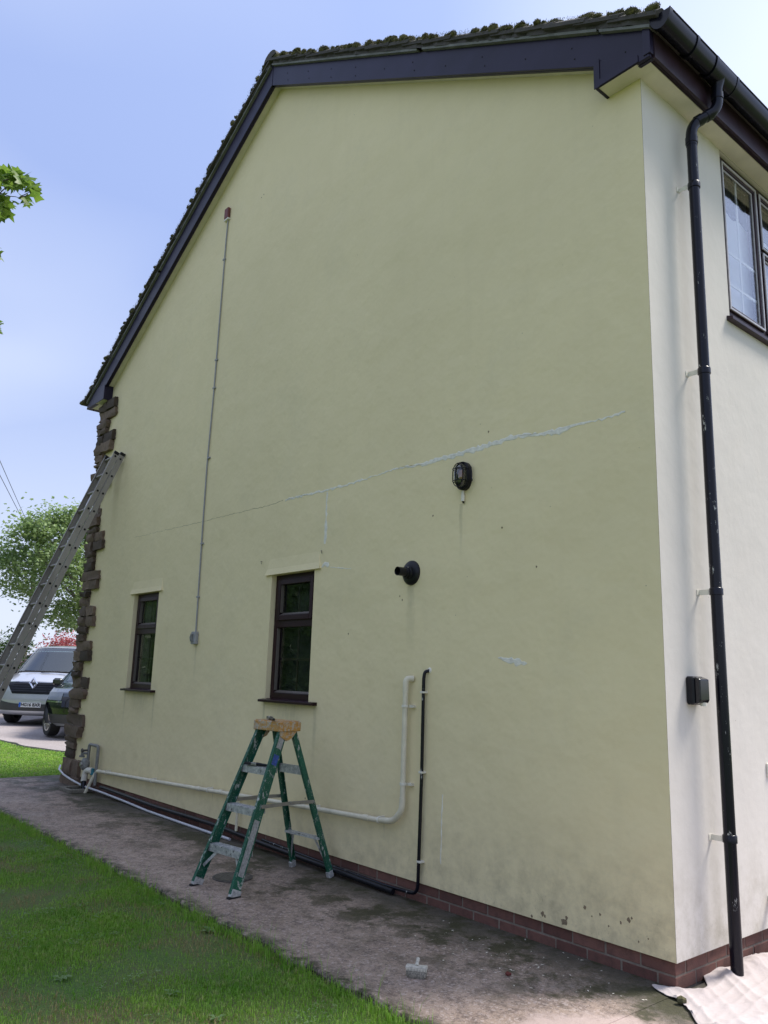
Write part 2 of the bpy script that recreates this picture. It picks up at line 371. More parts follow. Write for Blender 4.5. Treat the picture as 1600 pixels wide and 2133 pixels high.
# ------------------------------------------------------------------ helpers
class MB:
    def __init__(s): s.v = []; s.f = []
    def add(s, vs, fs):
        o = len(s.v); s.v += [tuple(x) for x in vs]; s.f += [tuple(i+o for i in f) for f in fs]; return s
    def box(s, x0, x1, y0, y1, z0, z1):
        return s.add([(x0,y0,z0),(x1,y0,z0),(x1,y1,z0),(x0,y1,z0),(x0,y0,z1),(x1,y0,z1),(x1,y1,z1),(x0,y1,z1)],
                     [(0,3,2,1),(4,5,6,7),(0,1,5,4),(1,2,6,5),(2,3,7,6),(3,0,4,7)])
    def chbox(s, x0, x1, y0, y1, z0, z1, c):
        pts = []; cx=(x0+x1)/2; cy=(y0+y1)/2; cz=(z0+z1)/2; hx=(x1-x0)/2; hy=(y1-y0)/2; hz=(z1-z0)/2
        idx = {}
        for sx in (-1,1):
            for sy in (-1,1):
                for sz in (-1,1):
                    for a in range(3):
                        q = [hx-c, hy-c, hz-c]; q[a] = (hx, hy, hz)[a]
                        idx[(sx,sy,sz,a)] = len(pts); pts.append((cx+sx*q[0], cy+sy*q[1], cz+sz*q[2]))
        fs = []
        for a in range(3):
            u, w = (a+1)%3, (a+2)%3
            for sg in (-1,1):
                cyc = []
                for (p_, q_) in ((-1,-1),(1,-1),(1,1),(-1,1)):
                    k = [0,0,0]; k[a]=sg; k[u]=p_; k[w]=q_; cyc.append(idx[(k[0],k[1],k[2],a)])
                fs.append(tuple(cyc if sg>0 else cyc[::-1]))
        for a in range(3):
            u, w = (a+1)%3, (a+2)%3
            for p_ in (-1,1):
                for q_ in (-1,1):
                    k0=[0,0,0]; k0[a]=-1; k0[u]=p_; k0[w]=q_; k1=list(k0); k1[a]=1
                    f=(idx[(*k0,u)],idx[(*k1,u)],idx[(*k1,w)],idx[(*k0,w)])
                    fs.append(f if p_*q_<0 else f[::-1])
        for sx in (-1,1):
            for sy in (-1,1):
                for sz in (-1,1):
                    f=(idx[(sx,sy,sz,0)],idx[(sx,sy,sz,1)],idx[(sx,sy,sz,2)])
                    fs.append(f if sx*sy*sz>0 else f[::-1])
        return s.add(pts, fs)
    def bar(s, a, b, w, h, up=(0,0,1), off=(0,0)):
        a=Vector(a); b=Vector(b); d=(b-a).normalized(); u=Vector(up); x=d.cross(u).normalized(); u=x.cross(d).normalized()
        vs=[]
        for p in (a,b):
            for sx,sy in ((-1,-1),(1,-1),(1,1),(-1,1)):
                vs.append(p + x*(sx*w/2+off[0]) + u*(sy*h/2+off[1]))
        return s.add(vs,[(3,2,1,0),(4,5,6,7),(0,1,5,4),(1,2,6,5),(2,3,7,6),(3,0,4,7)])
    def tube(s, pts, r, n=12, cap=True):
        P=[Vector(p) for p in pts]; rs = r if isinstance(r,(list,tuple)) else [r]*len(P)
        t0=(P[1]-P[0]).normalized(); u=t0.orthogonal().normalized(); rings=[]
        for i,p in enumerate(P):
            if i==0: t=t0
            elif i==len(P)-1: t=(P[i]-P[i-1]).normalized()
            else: t=((P[i]-P[i-1]).normalized()+(P[i+1]-P[i]).normalized()).normalized()
            u=(u-t*u.dot(t)).normalized(); w=t.cross(u); o=len(s.v)
            for k in range(n):
                a=2*PI*k/n; s.v.append(tuple(p+(u*math.cos(a)+w*math.sin(a))*rs[i]))
            rings.append(o)
        for i in range(len(P)-1):
            for k in range(n):
                k2=(k+1)%n; s.f.append((rings[i]+k,rings[i]+k2,rings[i+1]+k2,rings[i+1]+k))
        if cap:
            s.f.append(tuple(rings[0]+k for k in range(n))[::-1]); s.f.append(tuple(rings[-1]+k for k in range(n)))
        return s
    def lathe(s, o, axis, prof, n=24):
        o=Vector(o); ax=Vector(axis).normalized(); u=ax.orthogonal().normalized(); w=ax.cross(u); st=len(s.v)
        for r_,h in prof:
            for k in range(n):
                a=2*PI*k/n; s.v.append(tuple(o+ax*h+(u*math.cos(a)+w*math.sin(a))*r_))
        for i in range(len(prof)-1):
            for k in range(n):
                k2=(k+1)%n; s.f.append((st+i*n+k,st+i*n+k2,st+(i+1)*n+k2,st+(i+1)*n+k))
        return s
    def prism(s, poly, axis, a, b):
        # poly: list of 2-D points in the plane normal to axis ('x','y','z'), extruded from a to b
        def P(u,w,t): return {'x':(t,u,w),'y':(u,t,w),'z':(u,w,t)}[axis]
        n=len(poly); vs=[P(u,w,a) for u,w in poly]+[P(u,w,b) for u,w in poly]
        fs=[tuple(range(n))[::-1],tuple(range(n,2*n))]+[(i,(i+1)%n,(i+1)%n+n,i+n) for i in range(n)]
        return s.add(vs,fs)
    def mesh(s, name, mat, smooth=None):
        me=bpy.data.meshes.new(name); me.from_pydata(s.v,[],s.f); me.validate()
        me.materials.append(MATS[mat])
        import bmesh
        bm=bmesh.new(); bm.from_mesh(me); bmesh.ops.recalc_face_normals(bm,faces=bm.faces); bm.to_mesh(me); bm.free()
        if smooth:
            me.polygons.foreach_set('use_smooth',[True]*len(me.polygons)); me.set_sharp_from_angle(angle=R(smooth))
        me.update(); return me
    def build(s, name, mat, parent=None, smooth=None, bevel=0, kind=None):
        o=bpy.data.objects.new(name,s.mesh(name,mat,smooth)); COL.objects.link(o)
        if parent: o.parent=parent
        if bevel:
            md=o.modifiers.new('bevel','BEVEL'); md.width=bevel; md.segments=2; md.limit_method='ANGLE'; md.angle_limit=R(40)
        if kind: o['kind']=kind
        return o

def tag(o, label, cat, group=None):
    o['label']=label; o['category']=cat
    if group: o['group']=group
    return o
def empty(name, loc, label, cat, rz=0, group=None):
    o=bpy.data.objects.new(name,None); COL.objects.link(o); o.location=loc; o.rotation_euler=(0,0,rz); o.empty_display_size=0.2
    return tag(o,label,cat,group)
def inst(name, me, parent, loc, rot=(0,0,0), scale=(1,1,1)):
    o=bpy.data.objects.new(name,me); COL.objects.link(o); o.parent=parent; o.location=loc; o.rotation_euler=rot; o.scale=scale; return o
def arc_pts(a, c, b, n=6):
    # rounded corner: quadratic blend a -> c -> b
    a,c,b=Vector(a),Vector(c),Vector(b); return [tuple((1-t)**2*a+2*t*(1-t)*c+t*t*b) for t in [i/n for i in range(n+1)]]
def fast_mesh(name, V, F, mat):
    """V (n,3) float array, F (m,k) int array, all faces with k corners"""
    me=bpy.data.meshes.new(name); V=np.asarray(V,np.float32); F=np.asarray(F,np.int32); m_,k=F.shape
    me.vertices.add(len(V)); me.vertices.foreach_set('co',V.ravel())
    me.loops.add(m_*k); me.loops.foreach_set('vertex_index',F.ravel())
    me.polygons.add(m_); me.polygons.foreach_set('loop_start',np.arange(0,m_*k,k,dtype=np.int32))
    me.polygons.foreach_set('loop_total',np.full(m_,k,np.int32))
    me.update(calc_edges=True); me.validate(); me.materials.append(MATS[mat]); return me
def obj(name, me, parent=None, kind=None):
    o=bpy.data.objects.new(name,me); COL.objects.link(o)
    if parent: o.parent=parent
    if kind: o['kind']=kind
    return o
def leaves(name, C, size, mat, shape='oval', flat=0.5, rng=RNG):
    """a leaf polygon at every centre C (n,3); flat: 1 = facing up, 0 = random"""
    C=np.asarray(C); n=len(C); size=np.broadcast_to(size,(n,))
    N=rng.normal(size=(n,3)); N/=np.linalg.norm(N,axis=1)[:,None]; N[:,2]=np.abs(N[:,2]); N=N*(1-flat)+np.array([0,0,1])*flat
    N/=np.linalg.norm(N,axis=1)[:,None]
    T=rng.normal(size=(n,3)); T-=N*(T*N).sum(1)[:,None]; T/=np.linalg.norm(T,axis=1)[:,None]; B=np.cross(N,T)
    if shape=='oval': P=[(-.5,0,0),(-.1,.24,.05),(.5,0,-.03),(-.1,-.24,.05)]
    elif shape=='maple':
        P=[(-.45,0,0),(-.42,.36,-.05),(-.10,.26,0),(.12,.48,-.06),(.20,.16,.02),(.58,0,-.08),(.20,-.16,.02),(.12,-.48,-.06),(-.10,-.26,0),(-.42,-.36,-.05)]
    P=np.array(P,float); k=len(P)
    if shape=='maple':
        P[:,2]-=.22*np.abs(P[:,1]); P=np.concatenate([P,[[0,0,.05]]]); kk=k+1
        V=C[:,None,:]+size[:,None,None]*(P[None,:,0:1]*T[:,None,:]+P[None,:,1:2]*B[:,None,:]+P[None,:,2:3]*N[:,None,:])
        tri=np.array([[k,i,(i+1)%k] for i in range(k)]); F=(np.arange(n)[:,None,None]*kk+tri[None]).reshape(-1,3)
        return fast_mesh(name,V.reshape(-1,3),F,mat)
    V=C[:,None,:]+size[:,None,None]*(P[None,:,0:1]*T[:,None,:]+P[None,:,1:2]*B[:,None,:]+P[None,:,2:3]*N[:,None,:])
    F=np.arange(n*k).reshape(n,k)
    return fast_mesh(name,V.reshape(-1,3),F,mat)
def blades(name, P, h, w, mat, lean=0.45, rng=RNG):
    """bent two-quad-ish grass blades rooted at P"""
    P=np.asarray(P); n=len(P); a=rng.uniform(0,2*PI,n); h=np.broadcast_to(h,(n,)); w=np.broadcast_to(w,(n,))
    d=np.stack([np.cos(a),np.sin(a),np.zeros(n)],1); la=rng.uniform(0,2*PI,n)
    l=np.stack([np.cos(la),np.sin(la),np.zeros(n)],1)*(rng.uniform(.1,1,n)*lean*h)[:,None]
    up=np.array([0,0,1.0])
    V=np.stack([P-d*w[:,None]/2,P+d*w[:,None]/2,
                P+l*.35+up*(h*.6)[:,None]+d*w[:,None]*.38,P+l+up*(h*np.sqrt(np.maximum(.15,1-lean**2)))[:,None],
                P+l*.35+up*(h*.6)[:,None]-d*w[:,None]*.38],1)
    F=(np.arange(n)[:,None,None]*5+np.array([[0,1,2],[0,2,4],[4,2,3]])[None]).reshape(-1,3)
    return fast_mesh(name,V.reshape(-1,3),F,mat)

# ------------------------------------------------------------------ ground
def hgt(x):
    x=np.asarray(x,float)
    return np.interp(-x,[10.5,13,16,19,30,60],[0,.03,.07,.10,.20,.4])
def sheet(name, outline, z, mat, nx=40, kind='structure'):
    me_v=[];
    mb=MB()
    xs=[q[0] for q in outline]
    mb.add([(x,y,z+float(hgt(x))) for x,y in outline],[tuple(range(len(outline)))])
    o=mb.build(name,mat); o['kind']=kind; return o
def gridsheet(name, x0,x1,y0,y1,nx,ny,z,mat):
    xs=np.linspace(x0,x1,nx); ys=np.linspace(y0,y1,ny); X,Y=np.meshgrid(xs,ys,indexing='ij')
    V=np.stack([X,Y,z+hgt(X)],-1).reshape(-1,3); i=np.arange(nx*ny).reshape(nx,ny)
    F=np.stack([i[:-1,:-1],i[1:,:-1],i[1:,1:],i[:-1,1:]],-1).reshape(-1,4)
    o=obj(name,fast_mesh(name,V,F,mat)); o['kind']='structure'; return o
gridsheet('ground',-600,600,-600,600,240,3,-0.14,'lawn_soil')
gridsheet('lawn',-60,12,-30,-1.33,145,20,-0.035,'lawn_soil')
gridsheet('far_lawn',-60,-9.88,-1.33,6,101,12,-0.035,'lawn_soil')
# driveway with an irregular front edge
edge=[(-40,1.2),(-26,.85),(-20,.7),(-15.5,.86),(-14,.97),(-13,1.32),(-12.3,2.0),(-11.7,3.1),(-11.5,5)]
ex=np.array([e[0] for e in edge]); ey=np.array([e[1] for e in edge])
xs=np.linspace(-40,-11.5,90); y0=np.interp(xs,ex,ey)+RNG.normal(0,.035,90)
V=[];F=[]
for i,x in enumerate(xs):
    V+= [(x,y0[i],float(hgt(x))-.05),(x,y0[i],float(hgt(x))),(x,40,float(hgt(x)))]
    if i: a=3*(i-1); F+=[(a,a+3,a+4,a+1),(a+1,a+4,a+5,a+2)]
mb=MB(); mb.add(V,F); o=mb.build('driveway','driveway_gravel'); o['kind']='structure'
# concrete path along the gable (slab with a ragged outer edge, a joint near the far end)
def slab(name,x0,x1,n,inner=0.04,outer=-1.355,top=0.0):
    xs=np.linspace(x0,x1,n); V=[];F=[]
    for i,x in enumerate(xs):
        yo=outer+.018*math.sin(x*5.3)+.012*math.sin(x*13.1+1)+random.uniform(-.014,.014); V+=[(x,inner,-.1),(x,inner,top),(x,yo+.012,top),(x,yo,top-.012),(x,yo,-.1)]
        if i:
            a=5*(i-1)
            for k in range(4): F.append((a+k,a+5+k,a+6+k,a+1+k))
    F+=[(0,1,2,3,4),tuple(range(5*(n-1),5*n))[::-1]]
    mb=MB(); mb.add(V,F); o=mb.build(name,'path_concrete'); o['kind']='structure'; return o
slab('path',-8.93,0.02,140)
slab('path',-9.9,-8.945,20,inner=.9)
o=MB().box(0.02,6,-1.36,9,-.1,-0.003).build('patio','path_concrete'); o['kind']='structure'

# ------------------------------------------------------------------ house
HB, HE, L = 0.129, 5.482, 9.134
XR, SL = -4.567, 0.584
house=empty('house',(0,0,0),'two storey house with pale cream rendered gable, brick plinth and mossy tiled roof','house')
def barge_bot(x): return 8.171-SL*abs(x-XR)
WIN1=(-4.144,-3.435,1.31,2.487); WIN2=(-7.375,-6.655,1.31,2.487)
def grid_wall(mb, us, zs, holes, P):
    for i in range(len(us)-1):
        for j in range(len(zs)-1):
            uc=(us[i]+us[i+1])/2; zc=(zs[j]+zs[j+1])/2
            if any(h[0]<uc<h[1] and h[2]<zc<h[3] for h in holes): continue
            mb.add([P(us[i],zs[j]),P(us[i+1],zs[j]),P(us[i+1],zs[j+1]),P(us[i],zs[j+1])],[(0,1,2,3)])
mb=MB()
us=[-L,WIN2[0],WIN2[1],WIN1[0],WIN1[1],0]; zs=[HB,1.31,2.487,HE]
grid_wall(mb,us,zs,[WIN1,WIN2],lambda u,z:(u,0,z))
mb.add([(-L,0,HE),(0,0,HE),(0,0,5.72),(XR,0,8.39),(-L,0,5.72)],[(0,1,2,3,4)])
for (a,b_,c,d) in (WIN1,WIN2):      # reveals
    D=.16
    mb.add([(a,0,c),(a,D,c),(a,D,d),(a,0,d)],[(0,1,2,3)]); mb.add([(b_,0,c),(b_,D,c),(b_,D,d),(b_,0,d)],[(0,1,2,3)])
    mb.add([(a,0,d),(a,D,d),(b_,D,d),(b_,0,d)],[(0,1,2,3)]); mb.add([(a,0,c),(a,D,c),(b_,D,c),(b_,0,c)],[(0,1,2,3)])
mb.add([(-L,0,HB),(0,0,HB),(0,.12,HB),(-L,.12,HB)],[(0,1,2,3)])
gable=mb.build('gable_wall','gable_paint',house)
FWIN=(1.055,2.95,4.13,5.47)
mb=MB()
grid_wall(mb,[0,FWIN[0],FWIN[1],8.0],[HB,FWIN[2],FWIN[3],HE],[FWIN],lambda u,z:(0.0015,u,z))
a,b_,c,d=FWIN; D=-.14
for q in (a,b_): mb.add([(0,q,c),(D,q,c),(D,q,d),(0,q,d)],[(0,1,2,3)])
for q in (c,d): mb.add([(0,a,q),(D,a,q),(D,b_,q),(0,b_,q)],[(0,1,2,3)])
mb.add([(0,0,HB),(0,8,HB),(-.12,8,HB),(-.12,0,HB)],[(0,1,2,3)])
front=mb.build('front_wall','front_paint',house)
mb=MB(); mb.add([(-L,0,0),(-L,8,0),(-L,8,HE),(-L,0,HE)],[(0,1,2,3)]); mb.add([(-L,8,0),(0,8,0),(0,8,5.7),(XR,8,8.39),(-L,8,5.7)],[(0,1,2,3,4)])
mb.build('rear_wall','gable_paint',house)
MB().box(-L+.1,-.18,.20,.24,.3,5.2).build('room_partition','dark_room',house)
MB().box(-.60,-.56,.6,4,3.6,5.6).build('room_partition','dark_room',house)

# brick plinth: mortar core and single bricks
mb=MB(); mb.box(-L+.05,-.0195,.0195,.10,-.1,HB+.002); mb.box(-.10,-.0195,.0995,8,-.1,HB+.001)
plinth=mb.build('plinth','mortar',house)
bm_full=MB().chbox(-.1065,.1065,-.02,.02,-.0325,.0325,.003).mesh('brick','brick_red')
bm_front=MB().chbox(-.02,.02,-.1065,.1065,-.0325,.0325,.003).mesh('brick','brick_red')
for c_,zc in ((0,.0935),(1,.0185),(2,-.0565)):
    x=-.336 if c_%2==0 else -.2345
    if c_==2: continue
    while x>-8.7:
        inst('brick',bm_full,plinth,(x+random.uniform(-.002,.002),.036+random.uniform(-.002,.002),zc),(0,0,random.uniform(-.004,.004))); x-=.2235
    y=.336 if c_%2==1 else .2345
    while y<3.2:
        inst('brick',bm_front,plinth,(-.036+random.uniform(-.002,.002),y,zc)); y+=.2235
inst('brick',MB().chbox(-.2195,-.016,.016,.118,.061,.126,.003).mesh('brick','brick_red'),plinth,(0,0,0))
inst('brick',MB().chbox(-.118,-.016,.016,.2195,-.014,.051,.003).mesh('brick','brick_red'),plinth,(0,0,0))

# stone quoins up the far corner
def stone_mesh(i):
    r_=random.Random(100+i); mb=MB(); n=3; vs={}
    pts=[]
    import itertools
    for ix in range(n+1):
        for iy in range(n+1):
            for iz in range(n+1):
                if 0<ix<n and 0<iy<n and 0<iz<n: continue
                q=[(ix/n-.5)*2,(iy/n-.5)*2,(iz/n-.5)*2]
                e=[abs(abs(k)-1)<1e-6 for k in q]; k_=1-.025*(sum(e)-1)
                q=[k*k_*.5+r_.uniform(-.07,.07) for k in q]
                vs[(ix,iy,iz)]=len(pts); pts.append(tuple(q))
    fs=[]
    for a in range(3):
        u,w=(a+1)%3,(a+2)%3
        for side in (0,n):
            for i1 in range(n):
                for j1 in range(n):
                    cyc=[]
                    for di,dj in ((0,0),(1,0),(1,1),(0,1)):
                        k=[0,0,0]; k[a]=side; k[u]=i1+di; k[w]=j1+dj; cyc.append(vs[tuple(k)])
                    fs.append(tuple(cyc if side else cyc[::-1]))
    mb.add(pts,fs); return mb.mesh('quoin_stone','stone_brown',50)
STONES=[stone_mesh(i) for i in range(14)]
z=-.06; row=0
wides=[(5.12,5.42),(4.62,4.93),(4.06,4.36),(3.44,3.78),(2.84,3.13),(2.36,2.63),(1.87,2.14),(1.37,1.64),(.90,1.17),(.38,.66),(-.1,.14)]
wides=[(5.18,5.46),(4.66,4.95),(4.12,4.38),(3.20,3.46),(2.64,2.90),(2.12,2.40),(1.64,1.92),(1.12,1.42),(.62,.92),(-.10,.32)]
MB().box(-L-.012,-8.90,-.018,.05,-.05,5.46).build('quoin_mortar','mortar',house)
while z<5.45:
    h=random.uniform(.07,.15)
    for (a,b_) in wides:
        if a-.05<z<b_-.03:
            h=(b_-a)/2; 
            if abs(z-a)<h*.6: z=a
            break
    else:
        nxt=[a for a,_ in wides if a>z]
        if nxt and z+h>min(nxt): h=max(.05,min(nxt)-z)
    wide=any(a-.02<=z+h/2<=b_+.02 for a,b_ in wides)
    xr=(-8.60 if wide else -8.86)+random.uniform(-.055,.05); x0=-L-.045+random.uniform(-.03,.025); d0=-.05+random.uniform(-.022,.018)
    if wide and random.random()<.75:
        xm=x0+(xr-x0)*random.uniform(.4,.6); segs=[(x0,xm-.004),(xm+.004,xr)]
    else: segs=[(x0,xr)]
    for k,(a,b_) in enumerate(segs):
        dep=.30 if k==0 else .12; y0_=d0+random.uniform(-.008,.008)
        inst('quoin_stone',random.choice(STONES),house,((a+b_)/2,y0_+dep/2,z+h/2),(random.uniform(-.03,.03),random.uniform(-.03,.03),random.uniform(-.04,.04)),(b_-a,dep,h*1.0))
    z+=h+.003

# ---- roof: slab, tiles, moss, boards
OV=-.13
mb=MB()
TH=.02
def top_line(x): return barge_bot(x)+.262
for sgn in (1,-1):
    xe=.20 if sgn>0 else -9.60
    P=[(XR,OV+.02,8.171+.255),(xe,OV+.02,barge_bot(xe)+.255),(xe,8.15,barge_bot(xe)+.255),(XR,8.15,8.171+.255)]
    mb.add(P+[(x,y,z+.03) for x,y,z in P],[(0,1,2,3),(7,6,5,4),(0,4,5,1),(1,5,6,2),(2,6,7,3)])
roof=mb.build('roof','tile_grey',house)
ang=math.atan(SL); cs,sn=math.cos(ang),math.sin(ang)
tm=MB()
prof=[(0,.0),(.04,.034),(.10,.034),(.14,.012),(.24,.010),(.30,.026),(.328,.026)]
vs=[];fs=[]
for sx in (-.20,.20):
    for (y,zz) in prof: vs.append((sx,y,zz))
    for (y,zz) in prof: vs.append((sx,y,-.026))
n=len(prof)
for k in range(n-1):
    fs+=[(k,k+1,2*n+k+1,2*n+k),(n+k,3*n+k,3*n+k+1,n+k+1)]
fs+=[(0,2*n,3*n,n),(n-1,2*n-1,4*n-1,3*n-1)]
for base in (0,2*n):
    for k in range(n-1): fs.append((base+k,base+n+k,base+n+k+1,base+k+1))
tm.add(vs,fs); tile=tm.mesh('roof_tile','tile_grey')
tv=np.array([v.co[:] for v in tile.vertices]); tf=[tuple(p_.vertices) for p_ in tile.polygons]
gauge=.305; rest=MB(); clumps=[]
for sgn in (1,-1):
    run=.235 if sgn>0 else .50
    s_end=(abs(XR)+run)/cs if sgn>0 else ((L+XR)*1.0+run)/cs
    k=0; s_=s_end
    while s_-.2>0.02:
        sc=s_-.2; tilt=.045
        x=XR+sgn*sc*cs; zc=8.171+.255+.088-sc*sn
        rot=(0,(ang if sgn>0 else -ang)-(tilt if sgn>0 else -tilt),0)
        for c_ in range(24):
            y=OV-.055+c_*.325
            if c_==0:
                t_=inst('roof_tile',tile,roof,(x,y+random.uniform(-.012,.012),zc+random.uniform(-.004,.004)),(rot[0],rot[1],random.uniform(-.015,.015)))
                clumps.append((x+sgn*.19*cs,y,zc-.19*sn,sgn))
            else:
                Mx=Matrix.Translation((x,y,zc))@Matrix.Rotation(rot[1],4,'Y'); rest.add([tuple(Mx@Vector(v)) for v in tv],tf)
        s_-=gauge; k+=1
o=rest.build('roof_tiles','tile_grey',roof,kind='stuff')
mb=MB(); 
for k in range(18):
    y0_=OV-.05+k*.45; pr=[(.13*math.sin(a),.10*math.cos(a)-.02) for a in np.linspace(-1.5,1.5,9)]
    V=[(XR+u,y,8.171+.255+.085+w) for y in (y0_,y0_+.455) for u,w in pr]; nn=len(pr)
    mb.add(V,[(i,i+1,nn+i+1,nn+i) for i in range(nn-1)]+[tuple(range(nn))])
mb.build('ridge_tile','tile_grey',roof,40)
# moss cushions and fuzz on the verge
mcu=MB(); Pm=[]
def cushion(c,rx,ry,rz):
    n_=9; m_=5; o=len(mcu.v)
    for a_ in range(m_+1):
        th=PI*a_/m_
        for b2 in range(n_):
            ph=2*PI*b2/n_; k=random.uniform(.8,1.18)
            mcu.v.append((c[0]+rx*k*math.sin(th)*math.cos(ph),c[1]+ry*k*math.sin(th)*math.sin(ph),c[2]+rz*k*math.cos(th)))
    for a_ in range(m_):
        for b2 in range(n_): mcu.f.append((o+a_*n_+b2,o+(a_+1)*n_+b2,o+(a_+1)*n_+(b2+1)%n_,o+a_*n_+(b2+1)%n_))
    q=RNG.normal(size=(300,3)); q/=np.linalg.norm(q,axis=1)[:,None]; q=q[q[:,2]>-.35]; Pm.append(q*np.array([rx,ry,rz])*RNG.uniform(.85,1.05,(len(q),1))+np.array(c))
for (x,y,zc,sg) in clumps:
    big=random.uniform(.6,1.25)
    for k in range(random.randint(2,4)):
        u=random.uniform(-.01,.09); cushion((x-sg*u*cs,y+random.uniform(.01,.07),zc+u*sn+.026+random.uniform(0,.010)),.050*big*random.uniform(.7,1.4),.036*big,.024*big*random.uniform(.7,1.3))
    for k in range(random.randint(1,4)):
        u=random.uniform(.08,.28); cushion((x-sg*u*cs,y+random.uniform(.0,.05),zc+u*sn+.022),.03*random.uniform(.6,1.2),.026,.016)
    nn=260; u=RNG.uniform(0,.30,nn); Pm.append(np.stack([x-sg*u*cs,y+RNG.uniform(-.012,.04,nn),zc+u*sn+RNG.uniform(-.02,.035,nn)],1))
mcu.build('moss_cushions','moss',roof,60,kind='stuff')
Pm=np.concatenate(Pm)
me=blades('moss',Pm,RNG.uniform(.006,.018,len(Pm)),RNG.uniform(.0025,.006,len(Pm)),'moss',.75)
obj('moss',me,roof,'stuff')
# bargeboards
def board(x0,x1,t,b0,b1,name,mat,y0_=OV,y1_=OV+.02):
    zc_=HE-.012+b0; xc=XR+(1 if x1>XR else -1)*(8.171+b0-zc_)/SL
    mb=MB(); poly=[(x0,barge_bot(x0)+b0),(xc,zc_),(x1,zc_),(x1,max(zc_+.01,barge_bot(x1)+b1)),(x0,barge_bot(x0)+b1)]
    mb.prism(poly,'y',y0_,y1_); return mb.build(name,mat,house,bevel=.003)
bbR=board(XR+.004,.150,0,.0,.25,'bargeboard','upvc_dark'); bbL=board(XR-.004,-9.50,0,.0,.25,'bargeboard','upvc_dark')
board(XR+.004,.150,0,-.002,.022,'bargeboard_return','upvc_dark',OV+.022,OV+.05); board(XR-.004,-9.5,0,-.002,.022,'bargeboard_return','upvc_dark',OV+.022,OV+.05)
MB().prism([(XR-.012,8.16),(XR+.012,8.16),(XR+.012,8.432),(XR-.012,8.432)],'y',OV-.004,OV).build('apex_strip','upvc_dark',house)
for x0,x1,dz in ((XR+.02,-2.05,.252),(-1.98,-.22,.256),(-.2,.17,.250),(XR-.02,-7.2,.252),(-7.25,-9.5,.254)):
    mb=MB(); mb.prism([(x0,barge_bot(x0)+dz),(x1,barge_bot(x1)+dz),(x1,barge_bot(x1)+dz+.022),(x0,barge_bot(x0)+dz+.022)],'y',OV-.03,OV+.06); mb.build('undercloak','undercloak',house)
for x0,x1 in ((XR+.02,.17),(XR-.02,-9.5)):
    mb=MB(); n_=70; V=[];F=[]
    for i in range(n_+1):
        x=x0+(x1-x0)*i/n_; yy=OV-.028+random.uniform(-.012,.012); V+=[(x,yy,barge_bot(x)+.273),(x,yy+random.uniform(-.008,.012),barge_bot(x)+.345),(x,OV+.06,barge_bot(x)+.345)]
        if i: a=3*(i-1); F+=[(a,a+3,a+4,a+1),(a+1,a+4,a+5,a+2)]
    mb.add(V,F); mb.build('verge_mortar','tile_grey',house)
# sloping gable soffits
for sgn,xe in ((1,-.26),(-1,-8.86)):
    mb=MB(); mb.add([(XR,OV+.022,8.171+.024),(xe,OV+.022,barge_bot(xe)+.024),(xe,.01,barge_bot(xe)+.024),(XR,.01,8.171+.024)],[(0,1,2,3)]); mb.build('gable_soffit','soffit_paint',house)
# nail heads
mb=MB()
for i,x in enumerate(np.arange(XR+.35,0,.42)):
    for dz in (.06,.16) if i<3 or i%2 else (.10,):
        mb.lathe((x+random.uniform(-.02,.02),OV-.001,barge_bot(x)+dz),(0,-1,0),[(.0055,0),(.0045,.003),(0,.0035)],6)
mb.build('nail_heads','rubber',bbR)
# boxed eave ends
def box_end(pts,name):
    MB().prism(pts,'y',OV-.006,OV+.004).build(name,'upvc_dark',house,bevel=.002)
zb=HE-.012
box_end([(-.255,zb),(.145,zb),(.145,5.50),(-.255,barge_bot(-.255)+.03)],'eave_box')
box_end([(-8.86,zb),(-9.50,zb),(-9.50,5.74),(-8.86,barge_bot(-8.86)+.03)],'eave_box')
MB().box(-.262,-.218,OV-.012,OV-.006,zb,barge_bot(-.24)+.04).build('eave_trim','upvc_dark',house)
MB().bar((-.218,OV-.010,zb+.028),(.07,OV-.010,zb+.028+.0),.006,.05).build('eave_trim','upvc_dark',house)
MB().box(.108,.160,OV-.012,OV+.03,5.49,5.785).build('corner_trim','upvc_dark',house,bevel=.003)
MB().box(-.255,-.235,OV+.004,0,zb,5.66).build('eave_box_return','upvc_dark',house)
MB().box(-8.88,-8.86,OV+.004,0,zb,5.74).build('eave_box_return','upvc_dark',house)
# level soffit boards, vent strip and fascia
MB().box(-.235,.120,OV+.004,-.001,HE-.008,HE+.004).build('soffit','soffit_paint',house)
MB().box(.001,.120,-.001,8.1,HE-.0085,HE+.004).build('soffit','soffit_paint',house)
MB().box(-9.46,-8.88,OV+.004,8.1,HE-.008,HE+.004).build('soffit','soffit_paint',house)
mb=MB(); mb.box(.120,.150,OV+.02,8.1,HE-.001,HE+.006)
mb.build('soffit_vent','upvc_brown',house)
mb=MB(); y=OV+.03
while y<3.0: mb.box(.121,.149,y,y+.006,HE-.006,HE-.001); y+=.013
mb.build('vent_ribs','upvc_brown',house)
MB().box(.150,.168,OV+.03,8.1,HE-.012,5.76).build('fascia','upvc_brown',house)
MB().box(-9.50,-9.48,OV+.01,8.1,HE-.012,5.74).build('fascia','upvc_brown',house)

